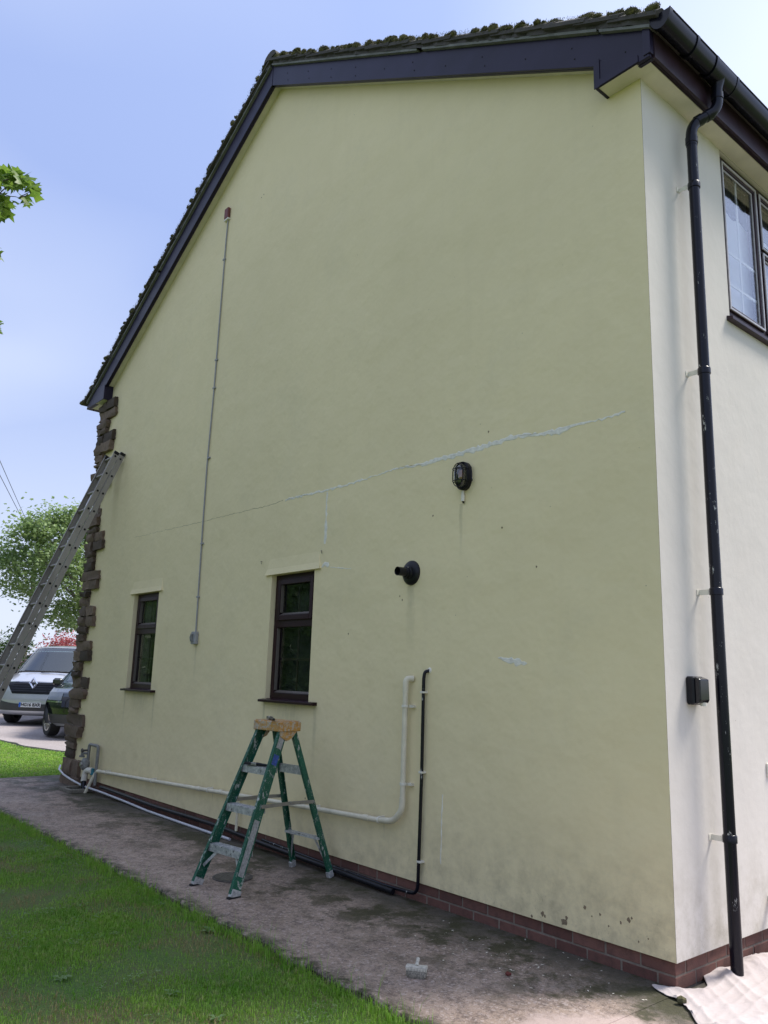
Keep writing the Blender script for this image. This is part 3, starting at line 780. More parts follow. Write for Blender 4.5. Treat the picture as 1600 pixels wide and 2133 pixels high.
# ---- windows
def frame_rect(mb,a,b_,c,d,w,y0_,y1_,ax='x'):
    bx=(lambda u0,u1,z0,z1: mb.box(u0,u1,y0_,y1_,z0,z1)) if ax=='x' else (lambda u0,u1,z0,z1: mb.box(y0_,y1_,u0,u1,z0,z1))
    bx(a,a+w,c,d); bx(b_-w,b_,c,d); bx(a+w,b_-w,c,c+w); bx(a+w,b_-w,d-w,d); return mb
def gable_window(Wn, curtain):
    a,b_,c,d=Wn; y=.052
    mb=MB(); frame_rect(mb,a+.001,b_-.001,c+.012,d-.001,.055,y,y+.07); mb.box(a+.056,b_-.056,y,y+.07,1.985,2.06)
    w=mb.build('window','upvc_window',house,bevel=.003)
    mb=MB(); frame_rect(mb,a+.06,b_-.06,2.05,2.44,.05,y-.018,y-.001); mb.build('sash','upvc_window',w,bevel=.004)
    mb=MB(); mb.add([(a+.112,y-.012,2.102),(b_-.112,y-.012,2.102),(b_-.125,y+.02,2.122),(a+.125,y+.02,2.122)],[(0,1,2,3)])
    mb.box(a+.112,a+.120,y-.010,y+.02,2.125,2.388); mb.build('glazing_bead','bead_grey',w)
    mb=MB(); mb.add([(a+.058,y+.005,1.380),(b_-.058,y+.005,1.380),(b_-.07,y+.035,1.40),(a+.07,y+.035,1.40)],[(0,1,2,3)])
    mb.box(a+.057,a+.065,y+.005,y+.035,1.40,1.98); mb.build('glazing_bead','bead_grey',w)
    MB().box(a+.110,b_-.110,y+.020,y+.026,2.10,2.39).build('pane','window_glass',w)
    MB().box(a+.056,b_-.056,y+.034,y+.040,1.375,1.984).build('pane','window_glass',w)
    xm=(a+b_)/2+.01
    MB().box(xm-.011,xm+.011,y+.044,y+.054,1.376,1.984).build('glazing_bar','upvc_window',w)
    MB().box(a+.06,xm-.0115,y+.044,y+.054,1.675,1.697).build('glazing_bar','upvc_window',w)
    MB().box(xm+.0115,b_-.06,y+.044,y+.054,1.675,1.697).build('glazing_bar','upvc_window',w)
    MB().box(xm-.009,xm+.009,y+.030,y+.040,2.1,2.39).build('glazing_bar','upvc_window',w)
    # sill, and the flared render drip above
    mb=MB(); mb.prism([(-.062,1.290),(.13,1.290),(.13,1.323),(.04,1.323),(-.062,1.312)],'x',a-.03,b_+.13)
    o=mb.build('sill','upvc_window',w,bevel=.003)
    mb=MB(); x0,x1=a-.10,b_+.10
    V=[(x0,-.024,2.489),(x1,-.024,2.489),(x1,.002,2.489),(x0,.002,2.489),(x0,-.022,2.497),(x1,-.022,2.497),(x0+.05,.001,2.66),(x1-.05,.001,2.66),(x0+.02,-.009,2.55),(x1-.02,-.009,2.55)]
    mb.add(V,[(0,1,2,3),(0,4,5,1),(4,8,9,5),(8,6,7,9),(0,3,6,8,4),(1,5,9,7,2)]); mb.build('render_drip','gable_paint',w)
    if curtain:
        mb=MB(); n_=26; V=[];F=[]
        for i in range(n_):
            x=a+.08+i*.010; yy=y+.085+.012*math.sin(i*1.3); V+=[(x,yy,1.38),(x,yy,2.42)]
            if i: F.append((2*i-2,2*i,2*i+1,2*i-1))
        mb.add(V,F); mb.build('curtain','curtain_brown',w,50)
    return w
w1=gable_window(WIN1,False); w2=gable_window(WIN2,True)
w1['label']='nearer tall dark brown window, above the stepladder'; w2['label']='farther narrow dark brown window with brown curtain'
# front bedroom window
a,b_,c,d=FWIN
mb=MB(); X0,X1=-.10,-.03
frame_rect(mb,a+.002,b_-.002,c+.03,d-.002,.05,X0,X1,'y')
for ym in (1.690,2.32): mb.box(X0,X1,ym-.025,ym+.025,c+.08,d-.052)
fw=mb.build('window','upvc_brown',house,bevel=.004); fw['label']='upstairs front window with white blind'
def sash(y0_,y1_,z0,z1,blind,lace=True):
    mb=MB(); frame_rect(mb,y0_,y1_,z0,z1,.036,-.045,-.018,'y'); mb.build('sash','upvc_brown',fw,bevel=.003)
    mb=MB(); frame_rect(mb,y0_+.002,y1_-.002,z0+.002,z1-.002,.014,-.018,-.010,'y'); mb.build('sash_trim','window_silver',fw)
    mb=MB(); frame_rect(mb,y0_+.037,y1_-.037,z0+.037,z1-.037,.012,-.036,-.030,'y'); mb.build('glazing_bead','window_silver',fw)
    MB().box(-.040,-.037,y0_+.036,y1_-.036,z0+.036,z1-.036).build('pane','clear_glass',fw)
    if blind:
        ym=(y0_+y1_)/2; zt=5.02 if blind==1 else z1-.04
        MB().box(-.052,-.044,ym-.010,ym+.010,z0+.03,z1-.03).build('glazing_bar','blind_white',fw)
        for f in (.30,.62): MB().box(-.053,-.045,y0_+.03,y1_-.03,z0+(zt-z0)*f-.010,z0+(zt-z0)*f+.010).build('glazing_bar','blind_white',fw)
sash(1.108,1.665,c+.085,d-.055,1)
sash(1.717,2.294,4.93,d-.055,0); sash(1.717,2.294,c+.085,4.90,2)
mb=MB(); mb.box(X0,X1,1.715,2.295,4.895,4.935); mb.build('transom','upvc_brown',fw)
sash(2.347,2.895,c+.085,d-.055,1)
mb=MB(); n_=60; V=[];F=[]
for i in range(n_+1):
    y=a-.02+(b_-a+.04)*i/n_; V+=[(-.108,y,c),(-.108,y,5.115+.016*math.sin(i*.9))]
    if i: F.append((2*i-2,2*i,2*i+1,2*i-1))
mb.add(V,F); mb.build('blind','blind_white',fw)
mb=MB(); mb.add([(-.14,a-.02,5.0),(-.14,b_+.02,5.0),(-.14,b_+.02,d),(-.14,a-.02,d)],[(0,1,2,3)]); mb.build('valance','lace',fw)
MB().prism([(-.10,4.088),(.045,4.088),(.045,4.112),(-.03,4.135),(-.10,4.135)],'y',a-.045,b_+.06).build('sill','upvc_brown',fw,bevel=.003)

# ---- cracks and filler on the gable
def ribbon(pts,wfun,y,name,mat,parent,jit,step=.03):
    P=[Vector((x,0,z)) for x,z in pts]; Q=[]
    for i in range(len(P)-1):
        n_=max(1,int((P[i+1]-P[i]).length/step))
        for k in range(n_): Q.append(P[i].lerp(P[i+1],k/n_))
    Q.append(P[-1]); V=[];F=[]
    for i,q in enumerate(Q):
        t=(Q[min(i+1,len(Q)-1)]-Q[max(i-1,0)]).normalized(); nrm=Vector((-t.z,0,t.x)); w=wfun(i/len(Q))*random.uniform(.45,1.35)
        q=q+nrm*random.uniform(-jit,jit)
        a=q+nrm*w/2; b2=q-nrm*w/2; V+=[(a.x,0.0,a.z),(a.x*.7+q.x*.3,y,a.z*.7+q.z*.3),(b2.x*.7+q.x*.3,y,b2.z*.7+q.z*.3),(b2.x,0.0,b2.z)]
        if i:
            o=4*(i-1)
            for k in range(3): F.append((o+k,o+4+k,o+5+k,o+1+k))
    mb=MB(); mb.add(V,F); return mb.build(name,mat,parent)
ribbon([(-7.556,3.246),(-6.563,3.235),(-5.702,3.22),(-4.849,3.214),(-4.284,3.205),(-4.025,3.221)],lambda t:.0016+.0028*t,-.0008,'crack','crack',gable,.006,.04)
fill=[(-3.982,3.215),(-3.616,3.215),(-3.311,3.208),(-2.888,3.21),(-2.501,3.228),(-2.319,3.236),(-2.031,3.211),(-1.815,3.221),(-1.609,3.219),(-1.366,3.226),(-1.049,3.238),(-.88,3.211),(-.718,3.203),(-.525,3.21),(-.343,3.2),(-.194,3.208)]
ribbon(fill,lambda t:.014+.030*(math.sin(t*11+.6)*.5+.5)*(.35+.9*t),-.0022,'filler_strip','filler',gable,.007,.022)
ribbon([(-.86,3.203),(-.72,3.195),(-.55,3.205)],lambda t:.05*math.sin(PI*min(max(t,.05),.95)),-.003,'filler_strip','filler',gable,.004,.02)
for q0,q1 in ((0,2),(5,7),(8,9),(10,12)): ribbon([(x,z+.004) for x,z in fill[q0:q1]],lambda t:.0018,-.0030,'crack','crack',gable,.006,.03)
ribbon([(-3.296,3.19),(-3.298,3.031),(-3.291,2.853),(-3.295,2.708)],lambda t:.016+.026*t,-.0018,'filler_strip','filler',gable,.005,.025)
ribbon([(-1.234,1.704),(-1.12,1.682),(-.985,1.664)],lambda t:.045*math.sin(PI*min(max(t,.08),.92)),-.002,'filler_patch','filler',gable,.004,.02)
ribbon([(-1.751,.754),(-1.757,.5),(-1.76,.293)],lambda t:.010,-.0015,'filler_strip','filler',gable,.003,.03)
ribbon([(-3.33,2.50),(-3.28,2.53),(-3.22,2.50)],lambda t:.05*math.sin(PI*min(max(t,.1),.9)),-.002,'filler_patch','filler',gable,.006,.02)
ribbon([(-3.2,2.492),(-3.05,2.47),(-2.90,2.450)],lambda t:.008,-.0012,'filler_strip','filler',gable,.003,.03)
# chipped render near the plinth
def blob(x,z,r,name,mat,parent,yy=-.0012):
    n_=11; pts=[(x+r*random.uniform(.5,1.2)*math.cos(2*PI*k/n_)*.8,z+r*random.uniform(.5,1.2)*math.sin(2*PI*k/n_)) for k in range(n_)]
    mb=MB(); mb.prism(pts,'y',yy,.001); return mb.build(name,mat,parent)
for x,z,r_ in ((-.878,.174,.018),(-.718,.166,.026),(-.278,.275,.014),(-.569,.277,.012),(-.465,.262,.009),(-.96,.142,.010),(-.70,.19,.012),(-.33,.25,.009),(-.86,.165,.010),(-.26,.29,.008),(-.41,.215,.007),(-.52,.24,.006),(-.16,.21,.006),(-.22,.18,.006)):
    blob(x,z,r_,'render_chip','chip',gable)
for x,z in ((-4.80,6.946),(-4.85,6.93),(-3.411,.515),(-2.9,1.9),(-1.33,3.33),(-1.9,2.78),(-2.26,2.18),(-2.23,2.15),(-.9,2.3),(-1.2,2.6)): blob(x,z,.009,'render_chip','chip',gable)
mb=MB()
for x,z in ((-4.317,2.628),(-3.304,2.635)):
    mb.tube([(x-.03,.003,z+.012),(x-.02,-.02,z+.014),(x,-.03,z+.005),(x+.012,-.03,z-.018)],.0028,6)
mb.build('wire_hook','iron',gable,60)

# ------------------------------------------------------------------ gutter and downpipe
gut=empty('gutter',(.23,OV-.02,5.62),'black half round plastic gutter along the front eaves','gutter')
GX,GZ,GR=.240,5.715,.068
G0=Vector(gut.location)
def half(mb,y0_,y1_,r1,r2,seg=14,a0=PI,a1=2*PI):
    V=[];n_=seg+1
    for y in (y0_,y1_):
        for r_ in (r1,r2):
            for i in range(n_):
                a=a0+(a1-a0)*i/seg; V.append((GX+r_*math.cos(a)-G0.x,y-G0.y,GZ+r_*math.sin(a)*1.5-G0.z))
    F=[]
    for i in range(seg):
        F+=[(i,i+1,2*n_+i+1,2*n_+i),(n_+i,3*n_+i,3*n_+i+1,n_+i+1),(i,n_+i,n_+i+1,i+1),(2*n_+i,2*n_+i+1,3*n_+i+1,3*n_+i)]
    F+=[(0,2*n_,3*n_,n_),(seg,n_+seg,3*n_+seg,2*n_+seg)]
    mb.add(V,F); return mb
half(MB(),OV-.015,8.1,GR-.003,GR).build('channel','gutter_black',gut,50)
mb=MB(); mb.tube([(GX+GR+.001-G0.x,0,GZ-G0.z),(GX+GR+.001-G0.x,8.1,GZ-G0.z)],.005,8); mb.build('rim','gutter_black',gut,50)
mb=MB(); half(mb,OV-.022,OV+.012,GR,GR+.005)
V=[(0-0,0,0)];V=[(GX-G0.x,OV-.020-G0.y,GZ-G0.z)]+[(GX+(GR+.004)*math.cos(PI+PI*i/14)-G0.x,OV-.020-G0.y,GZ+(GR+.004)*1.5*math.sin(PI+PI*i/14)-G0.z) for i in range(15)]
mb.add(V,[(0,i,i+1) for i in range(1,15)]); mb.build('end_cap','gutter_black',gut,50)
for y in (.205,.462,.745,2.2,3.9,5.6): half(MB(),y-.013,y+.013,GR+.0005,GR+.008).build('gutter_bracket','gutter_black',gut,50)
half(MB(),.475,.732,GR+.0005,GR+.004).build('outlet_body','gutter_black',gut,50)
dp=empty('downpipe',(.100,.447,0),'tall black drainpipe with swan neck on the front wall','drainpipe')
def dpv(x,y,z): return (x-.1,y-.447,z)
OY=.585
PR_=.034
mb=MB(); mb.tube([dpv(.238,OY,5.645),dpv(.237,OY,5.622),dpv(.232,OY,5.575),dpv(.23,OY,5.52)],[.055,.042,PR_+.001,PR_+.001],18); mb.build('outlet_spigot','gutter_black',dp,50)
sw=[dpv(.23,OY,5.54)]+arc_pts(dpv(.23,OY,5.50),dpv(.23,OY,5.43),dpv(.195,.55,5.39),6)+[dpv(.15,.50,5.345)]+arc_pts(dpv(.135,.483,5.33),dpv(.10,.447,5.29),dpv(.10,.447,5.21),6)+[dpv(.10,.447,5.14)]
MB().tube(sw,PR_+.0025,18).build('swan_neck','gutter_black',dp,50)
for pt,d_ in ((dpv(.23,OY,5.52),(0,0,1)),(dpv(.183,.537,5.378),(.6,.6,.55)),(dpv(.14,.488,5.335),(.6,.6,.55)),(dpv(.10,.447,5.18),(0,0,1))):
    MB().lathe(pt,d_,[(PR_+.001,-.024),(PR_+.0065,-.022),(PR_+.0065,.022),(PR_+.001,.024)],18).build('socket','gutter_black',dp,50)
z0=0.02; cuts=[5.2,4.70,3.42,2.03,.66,z0]
MB().tube([dpv(.1,.447,5.2),dpv(.1,.447,z0)],PR_,20).build('pipe','black_pipe_chipped',dp,50)
for z in (4.84,3.52,2.114,.716):
    k=MB().lathe(dpv(.1,.447,z),(0,0,1),[(PR_,-.022),(PR_+.006,-.020),(PR_+.006,.016),(PR_+.003,.022),(PR_,.024)],20).build('collar','gutter_black',dp,50)
    mb=MB(); mb.box(-.0985,-.036,-.024,-.020,z-.018,z+.014); mb.box(-.0985,-.095,-.05,-.016,z-.018,z+.014); mb.build('wall_bracket','white_plastic',dp)

# ------------------------------------------------------------------ things fixed to the gable
lamp=empty('bulkhead_lamp',(-1.555,0,2.93),'black caged oval bulkhead lamp on the gable below the filled crack','wall lamp')
def oval(mb,y,rx,rz,r_,zc=.10,n=28): mb.tube([(rx*math.cos(2*PI*k/n),y,zc+rz*math.copysign(abs(math.sin(2*PI*k/n))**.8,math.sin(2*PI*k/n))) for k in range(n+1)],r_,6,False)
def ovloft(prof,n=28):
    mb=MB()
    for (rx,rz,y) in prof:
        for k in range(n): a=2*PI*k/n; mb.v.append((rx*math.cos(a),y,.10+rz*math.copysign(abs(math.sin(a))**.8,math.sin(a))))
    for i in range(len(prof)-1):
        for k in range(n): mb.f.append((i*n+k,i*n+(k+1)%n,(i+1)*n+(k+1)%n,(i+1)*n+k))
    mb.f.append(tuple(range((len(prof)-1)*n,len(prof)*n))); return mb
ovloft([(.066,.108,0),(.066,.108,-.03),(.060,.10,-.035)]).build('base','black_plastic',lamp,40)
ovloft([(.052,.090,-.034),(.052,.090,-.06),(.044,.078,-.085),(.028,.055,-.10),(.005,.01,-.105)]).build('glass_dome','lamp_glass',lamp,60)
MB().lathe((0,-.05,.07),(0,0,1),[(.010,0),(.020,.02),(.022,.045),(.014,.07),(0,.075)],14).build('bulb','bulb_amber',lamp,60)
mb=MB(); oval(mb,-.042,.064,.104,.0042); oval(mb,-.085,.054,.088,.0035)
for x in (0,):
    mb.tube([(x,-.036,-.004),(x,-.075,.008),(x,-.104,.04),(x,-.112,.10),(x,-.104,.16),(x,-.075,.192),(x,-.036,.204)],.0042,6)
for z in (.055,.145):
    mb.tube([(-.062,-.036,z),(-.060,-.075,z),(-.036,-.104,z),(0,-.112,z),(.036,-.104,z),(.060,-.075,z),(.062,-.036,z)],.0035,6)
mb.build('cage','black_plastic',lamp,60)
mb=MB(); mb.tube([(.066,-.02,.165),(.082,-.03,.15),(.086,-.03,.07),(.092,-.028,.055),(.07,-.02,.045)],.005,6); mb.build('hinge_clip','black_plastic',lamp,60)
mb=MB(); mb.tube([(-.012,-.016,-.01),(-.012,-.016,-.045)],.011,12); mb.tube([(-.012,-.016,-.04),(-.012,-.016,-.088)],.013,12); mb.build('cable_gland','white_plastic',lamp,50)
mb=MB(); mb.tube([(-.012,-.014,-.088),(-.012,-.008,-.102)],.007,8); mb.build('cable_end','rubber',lamp)

flue=empty('boiler_flue',(-2.127,0,2.354),'black round boiler flue outlet sticking out of the gable','flue')
MB().lathe((0,0,0),(0,-1,0),[(.097,0),(.096,.010),(.086,.022),(.064,.030),(.050,.032),(.048,.046),(.040,.050)],36).build('wall_plate','black_plastic',flue,40)
MB().lathe((0,0,0),(0,-1,0),[(.038,.03),(.038,.072),(.034,.074),(.034,.150),(.031,.150),(.031,.04)],28).build('flue_pipe','black_plastic',flue,40)
MB().lathe((0,-.06,0),(0,-1,0),[(.0385,0),(.041,.002),(.041,.012),(.0385,.014)],28).build('clamp','black_plastic',flue,40)
MB().lathe((.02,-.058,.034),(.2,-.4,1),[(.006,0),(.005,.006),(0,.007)],8).build('screw','steel',flue)

alarm=empty('wall_sensor',(-5.62,0,6.99),'small dark red box high on the gable at the top of the grey cable','sensor box')
MB().chbox(-.046,.046,-.04,0,.01,.150,.008).build('housing','alarm_red',alarm)
MB().box(-.05,.05,-.035,0,-.012,.008).build('base','white_plastic',alarm)
cab=empty('wall_cable',(-5.62,0,1.85),'long thin grey conduit running straight down the gable','conduit')
pts=[(.015,-.012,5.13),(.005,-.012,4.87),(-.002,-.012,3.86),(-.008,-.012,2.89),(-.034,-.012,2.02),(-.022,-.012,1.29),(.01,-.012,.12)]
MB().tube(pts,.0085,8).build('conduit','grey_conduit',cab,60)
for z in (4.6,3.3,2.95,2.1,1.1,.5): MB().box(-.03,.02,-.022,0,z,z+.018).build('clip','grey_conduit',cab)
MB().chbox(-.035,.06,-.045,0,-.01,.125,.006).build('junction_box','grey_conduit',cab)
MB().tube([(.0,-.05,.10),(-.005,-.056,.06),(.0,-.05,.02)],.018,8).build('cable_loop','meter_grey',cab,60)

def polyround(P,rad=.05,n=5):
    P=[Vector(p) for p in P]; out=[tuple(P[0])]
    for i in range(1,len(P)-1):
        a=P[i]+(P[i-1]-P[i]).normalized()*min(rad,(P[i-1]-P[i]).length*.45); b2=P[i]+(P[i+1]-P[i]).normalized()*min(rad,(P[i+1]-P[i]).length*.45)
        out+=arc_pts(a,P[i],b2,n)
    out.append(tuple(P[-1])); return out
wp=empty('waste_pipe',(-2.11,-.05,0),'cream plastic waste pipe running low along the gable and up beside the black pipe','waste pipe')
def w_(x,y,z): return (x+2.11,y+.05,z)
MB().tube(polyround([w_(-2.075,.0,1.545),w_(-2.11,-.05,1.545),w_(-2.11,-.05,1.44)],.04),.023,14).build('elbow','cream_pipe',wp,50)
MB().tube([w_(-2.11,-.05,1.47),w_(-2.115,-.05,.63)],.0205,14).build('pipe','cream_pipe',wp,50)
MB().tube(polyround([w_(-2.115,-.05,.69),w_(-2.118,-.05,.60),w_(-2.21,-.05,.512),w_(-2.33,-.05,.502)],.05),.0235,14).build('elbow','cream_pipe',wp,50)
MB().tube([w_(-2.30,-.05,.503),w_(-2.37,-.05,.497),w_(-4.02,-.05,.433),w_(-6.26,-.05,.338),w_(-7.88,-.05,.275)],.0205,14).build('pipe','cream_pipe',wp,50)
MB().tube(polyround([w_(-7.80,-.05,.278),w_(-7.91,-.05,.273),w_(-7.97,-.09,.14)],.04),.0235,14).build('elbow','cream_pipe',wp,50)
MB().tube([w_(-7.955,-.08,.18),w_(-8.03,-.13,-.01)],.0205,14).build('pipe','cream_pipe',wp,50)
MB().tube([w_(-4.425,-.05,.42),w_(-4.428,-.05,.10)],.014,12).build('branch_pipe','cream_pipe',wp,50)
for x,z in ((-2.52,.492),(-4.75,.405),(-5.2,.383)):
    MB().tube([w_(x-.035,-.05,z-.0015),w_(x+.035,-.05,z+.0015)],.0238,14).build('socket','cream_pipe',wp,50)
for x,z in ((-2.371,.498),(-3.196,.466),(-4.0,.434),(-5.009,.393),(-6.301,.338),(-7.605,.287)):
    mb=MB(); mb.lathe(w_(x,-.05,z),(1,0,.03),[(.0215,-.008),(.0255,-.008),(.0255,.008),(.0215,.008)],16); mb.box(*[x+2.11-.008,x+2.11+.008],-.004,.05,z+.012,z+.026); mb.build('pipe_clip','white_plastic',wp,40)
for z in (1.343,.786):
    mb=MB(); mb.lathe(w_(-2.112,-.05,z),(0,0,1),[(.021,-.009),(.0265,-.009),(.0265,.009),(.021,.009)],16); mb.box(.018,.062,.022,.05,z-.009,z+.009); mb.build('pipe_clip','white_plastic',wp,40)

gp=empty('gas_pipe',(-1.94,-.03,0),'thin black pipe running up the gable right of the cream waste pipe','gas pipe')
def g_(x,y,z): return (x+1.94,y+.03,z)
MB().tube(polyround([g_(-1.905,.0,1.605),g_(-1.935,-.03,1.60),g_(-1.936,-.03,1.443),g_(-1.937,-.03,.885),g_(-1.95,-.03,.279),g_(-1.955,-.03,.06),g_(-2.3,-.03,.050),g_(-3.0,-.03,.062),g_(-4.0,-.03,.09)],.07),.0125,12).build('pipe','black_pipe_chipped',gp,50)
for z in (1.45,.885,.279):
    mb=MB(); mb.box(-.018,.020,-.015,.03,z-.007,z+.007); mb.build('pipe_clip','white_plastic',gp,bevel=.002)
mb=MB(); mb.lathe(g_(-1.905,.001,1.61),(0,-1,0),[(.022,0),(.018,.008),(.01,.012)],12); mb.build('wall_seal','filler',gp,50)
duct=tag(MB().tube(polyround([(-7.74,-.05,.10),(-7.6,-.045,.10),(-6.2,-.035,.075),(-4.9,-.030,.085),(-3.9,-.045,.062),(-2.2,-.045,.030)],.2),.021,12).build('black_duct','black_plastic',None,50),'thick black cable duct lying along the foot of the gable','duct')
hose=tag(MB().tube([(-9.32,-.02,.20),(-9.2,-.075,.165),(-8.9,-.115,.13),(-8.6,-.13,.105),(-8.2,-.12,.07),(-7.6,-.075,.05),(-7.0,-.055,.03),(-6.3,-.07,.016),(-5.4,-.075,.015),(-4.87,-.075,.015),(-4.50,-.07,.015)],.0135,10).build('white_hose','white_hose',None,60),'loose white hose curving round the stone corner and along the wall foot','hose')

mt=empty('gas_meter',(-8.1,-.06,0),'weathered gas meter pipework with looped grey pipe beside the stone quoins','gas meter')
MB().tube(polyround([(-.12,0,.12),(-.12,0,.575),(.19,0,.575),(.19,0,.10)],.04),.020,12).build('pipe_loop','meter_grey',mt,50)
MB().tube([(-.07,-.02,.56),(-.06,-.02,.34)],.011,10).build('pipe','meter_grey',mt,50)
MB().lathe((-.06,-.10,.335),(0,1,0),[(.0,0),(.05,.0),(.062,.012),(.078,.02),(.078,.05),(.06,.06),(.05,.09),(.0,.10)],20).build('regulator','meter_grey',mt,40)
MB().lathe((-.06,-.12,.335),(0,1,0),[(.0,0),(.026,.0),(.03,.02),(.03,.03)],16).build('regulator_cap','steel',mt,40)
mb=MB(); mb.tube([(-.12,-.01,.46),(-.20,-.05,.46)],.016,10); mb.tube([(-.20,-.05,.43),(-.20,-.05,.49)],.020,10); mb.tube([(-.235,-.07,.42),(-.17,-.035,.42)],.014,8); mb.build('valve','meter_grey',mt,50)
mb=MB(); mb.tube([(-.12,-.02,.50),(-.12,-.075,.50)],.012,8); mb.lathe((-.12,-.08,.50),(0,-1,0),[(.026,0),(.028,.01),(.022,.018),(0,.018)],14); mb.build('stop_tap','iron',mt,50)
MB().tube(polyround([(.14,-.03,.27),(-.02,-.05,.265),(-.04,-.06,.13)],.06),.038,14).build('white_elbow','white_plastic',mt,50)
MB().tube([(-.04,-.06,.15),(.02,-.075,.0)],.032,14).build('drain_pipe','gutter_black',mt,50)
MB().tube([(-.115,-.03,.16),(-.125,-.04,.0)],.017,10).build('pipe','cream_pipe',mt,50)
MB().tube([(.13,-.024,.30),(.135,-.028,.22)],.024,10).build('tape','teal_tape',mt,50)
gul=empty('gully_surround',(-8.22,-.17,0),'square concrete drain surround under the gas meter pipes','gully')
mb=MB(); mb.box(-.19,.19,-.16,-.11,0,.045); mb.box(-.19,.19,.09,.14,0,.045); mb.box(-.19,-.13,-.11,.09,0,.045); mb.box(.13,.19,-.11,.09,0,.045); mb.build('kerb','concrete',gul,bevel=.006)
MB().box(-.13,.13,-.11,.09,.0,.006).build('grate','dark_room',gul)

# front wall fittings
bx=empty('wall_light',(0,.285,1.45),'small black box light on the front wall left of the drainpipe','wall light')
MB().chbox(0,.050,-.068,.062,.0,.160,.010).build('back_box','black_plastic',bx)
MB().prism([(.050,.005),(.076,.012),(.084,.03),(.084,.145),(.050,.158)],'y',-.054,.050).build('lamp_head','black_gloss',bx,bevel=.006)
MB().lathe((.07,0,.004),(0,0,-1),[(.018,-.01),(.018,.01),(.0,.012)],12).build('sensor','white_plastic',bx)
tag(MB().tube([(-.01,1.09,.295),(.10,1.09,.295)],.021,12).build('overflow_pipe','white_plastic',None,50),'short white pipe stub low on the front wall at the frame edge','pipe')
vt=empty('air_vent',(0,1.25,1.0),'small white plastic vent plate on the front wall at the frame edge','vent')
MB().chbox(.001,.012,-.085,.085,0,.085,.003).build('plate','white_plastic',vt)
mb=MB()
for k in range(4): mb.box(.012,.017,-.07,.07,.012+k*.018,.02+k*.018)
mb.build('louvre','white_plastic',vt)

# ------------------------------------------------------------------ extension ladder
ld=empty('extension_ladder',(-8.13,-1.735,-.03),'long grey aluminium extension ladder leaning against the gable by the stone corner','ladder')
A=R(69.8); dvv=Vector((0,math.cos(A),math.sin(A))); nvv=Vector((0,-math.sin(A),math.cos(A)))   # nvv points away from the wall
SP=.280
H0=(Vector((-8.13,-1.067,1.795))-Vector(ld.location)).dot(dvv)
def section(off,s0,s1,wid,name):
    st=[]
    for sx in (0,-wid):
        mb=MB(); c0=nvv*off+dvv*s0; c1=nvv*off+dvv*s1; x=sx
        sg=-1 if sx==0 else 1
        # C channel: web outside, flanges inwards
        def P(s_,n_,xx): return tuple(Vector((xx,0,0))+dvv*s_+nvv*(off+n_))
        hw=.036
        sec=[(x,-hw),(x,hw),(x+sg*.026,hw),(x+sg*.026,hw-.005),(x+sg*.004,hw-.005),(x+sg*.004,-hw+.005),(x+sg*.026,-hw+.005),(x+sg*.026,-hw)]
        V=[P(s0,n_,xx) for xx,n_ in sec]+[P(s1,n_,xx) for xx,n_ in sec]; k=len(sec)
        mb.add(V,[tuple(range(k))[::-1],tuple(range(k,2*k))]+[(i,(i+1)%k,(i+1)%k+k,i+k) for i in range(k)])
        st.append(mb.build('stile','ladder_alu',ld))
        MB().bar(P(s1-.03,0,x+sg*.012),P(s1+.02,0,x+sg*.012),.032,.078,nvv).build('end_cap','black_plastic',ld,bevel=.01)
    return st
front_off,back_off=.052,-.030
wid=.36
section(front_off,0.0,4.80,wid,'a'); section(back_off,.7,4.83,wid-.0,'b')
k0=int(H0/SP)
rm=MB(); rm.lathe((0,0,0),(1,0,0),[(.0155,-wid-.004),(.0185,-wid-.004),(.0185,.004),(.0155,.004),(.0152,-.02)],14); rung=rm.mesh('rung','ladder_alu',40)
hm_=MB(); hm_.lathe((0,0,0),(1,0,0),[(0,.002),(.0156,.002)],14); hole=hm_.mesh('rung_socket','dark_room')
for off,smin,smax,ph in ((front_off,.1,4.77,0),(back_off,.8,4.77,.0)):
    s_=(H0%SP)
    while s_<smax:
        if s_>smin:
            q=dvv*s_+nvv*off
            o=inst('rung',rung,ld,q); inst('rung_socket',hole,o,(0,0,0))
        s_+=SP
MB().bar(tuple(dvv*-.0+nvv*front_off+Vector((-.012,0,0))),tuple(dvv*.06+nvv*front_off+Vector((-.012,0,0))),.034,.08,nvv).build('foot','rubber',ld)
MB().bar(tuple(nvv*front_off+Vector((-wid+.012,0,0))),tuple(dvv*.06+nvv*front_off+Vector((-wid+.012,0,0))),.034,.08,nvv).build('foot','rubber',ld)

# ------------------------------------------------------------------ stepladder
stp=empty('stepladder',(-3.07,-.545,0),'paint splashed green stepladder with orange top standing on the path','stepladder',R(6))
ZT=1.125
FB={s:Vector((s*.245,-.50,0)) for s in (-1,1)}; FT={s:Vector((s*.145,-.045,ZT)) for s in (-1,1)}
RB={s:Vector((s*.240,.43,0)) for s in (-1,1)}; RT={s:Vector((s*.125,.065,ZT)) for s in (-1,1)}
def channel(a,b_,depth,thick,sx,name,mat,par):
    a=Vector(a); b_=Vector(b_); d=(b_-a).normalized(); xo=Vector((sx,0,0)); xo=(xo-d*xo.dot(d)).normalized(); yo=d.cross(xo).normalized()
    t=.004; w=thick; h=depth/2
    sec=[(0,-h),(0,h),(-w,h),(-w,h-t),(-t,h-t),(-t,-h+t),(-w,-h+t),(-w,-h)]
    V=[p+xo*u+yo*v for p in (a,b_) for u,v in sec]; k=len(sec)
    mb=MB(); mb.add(V,[tuple(range(k))[::-1],tuple(range(k,2*k))]+[(i,(i+1)%k,(i+1)%k+k,i+k) for i in range(k)])
    return mb.build(name,mat,par),xo,yo
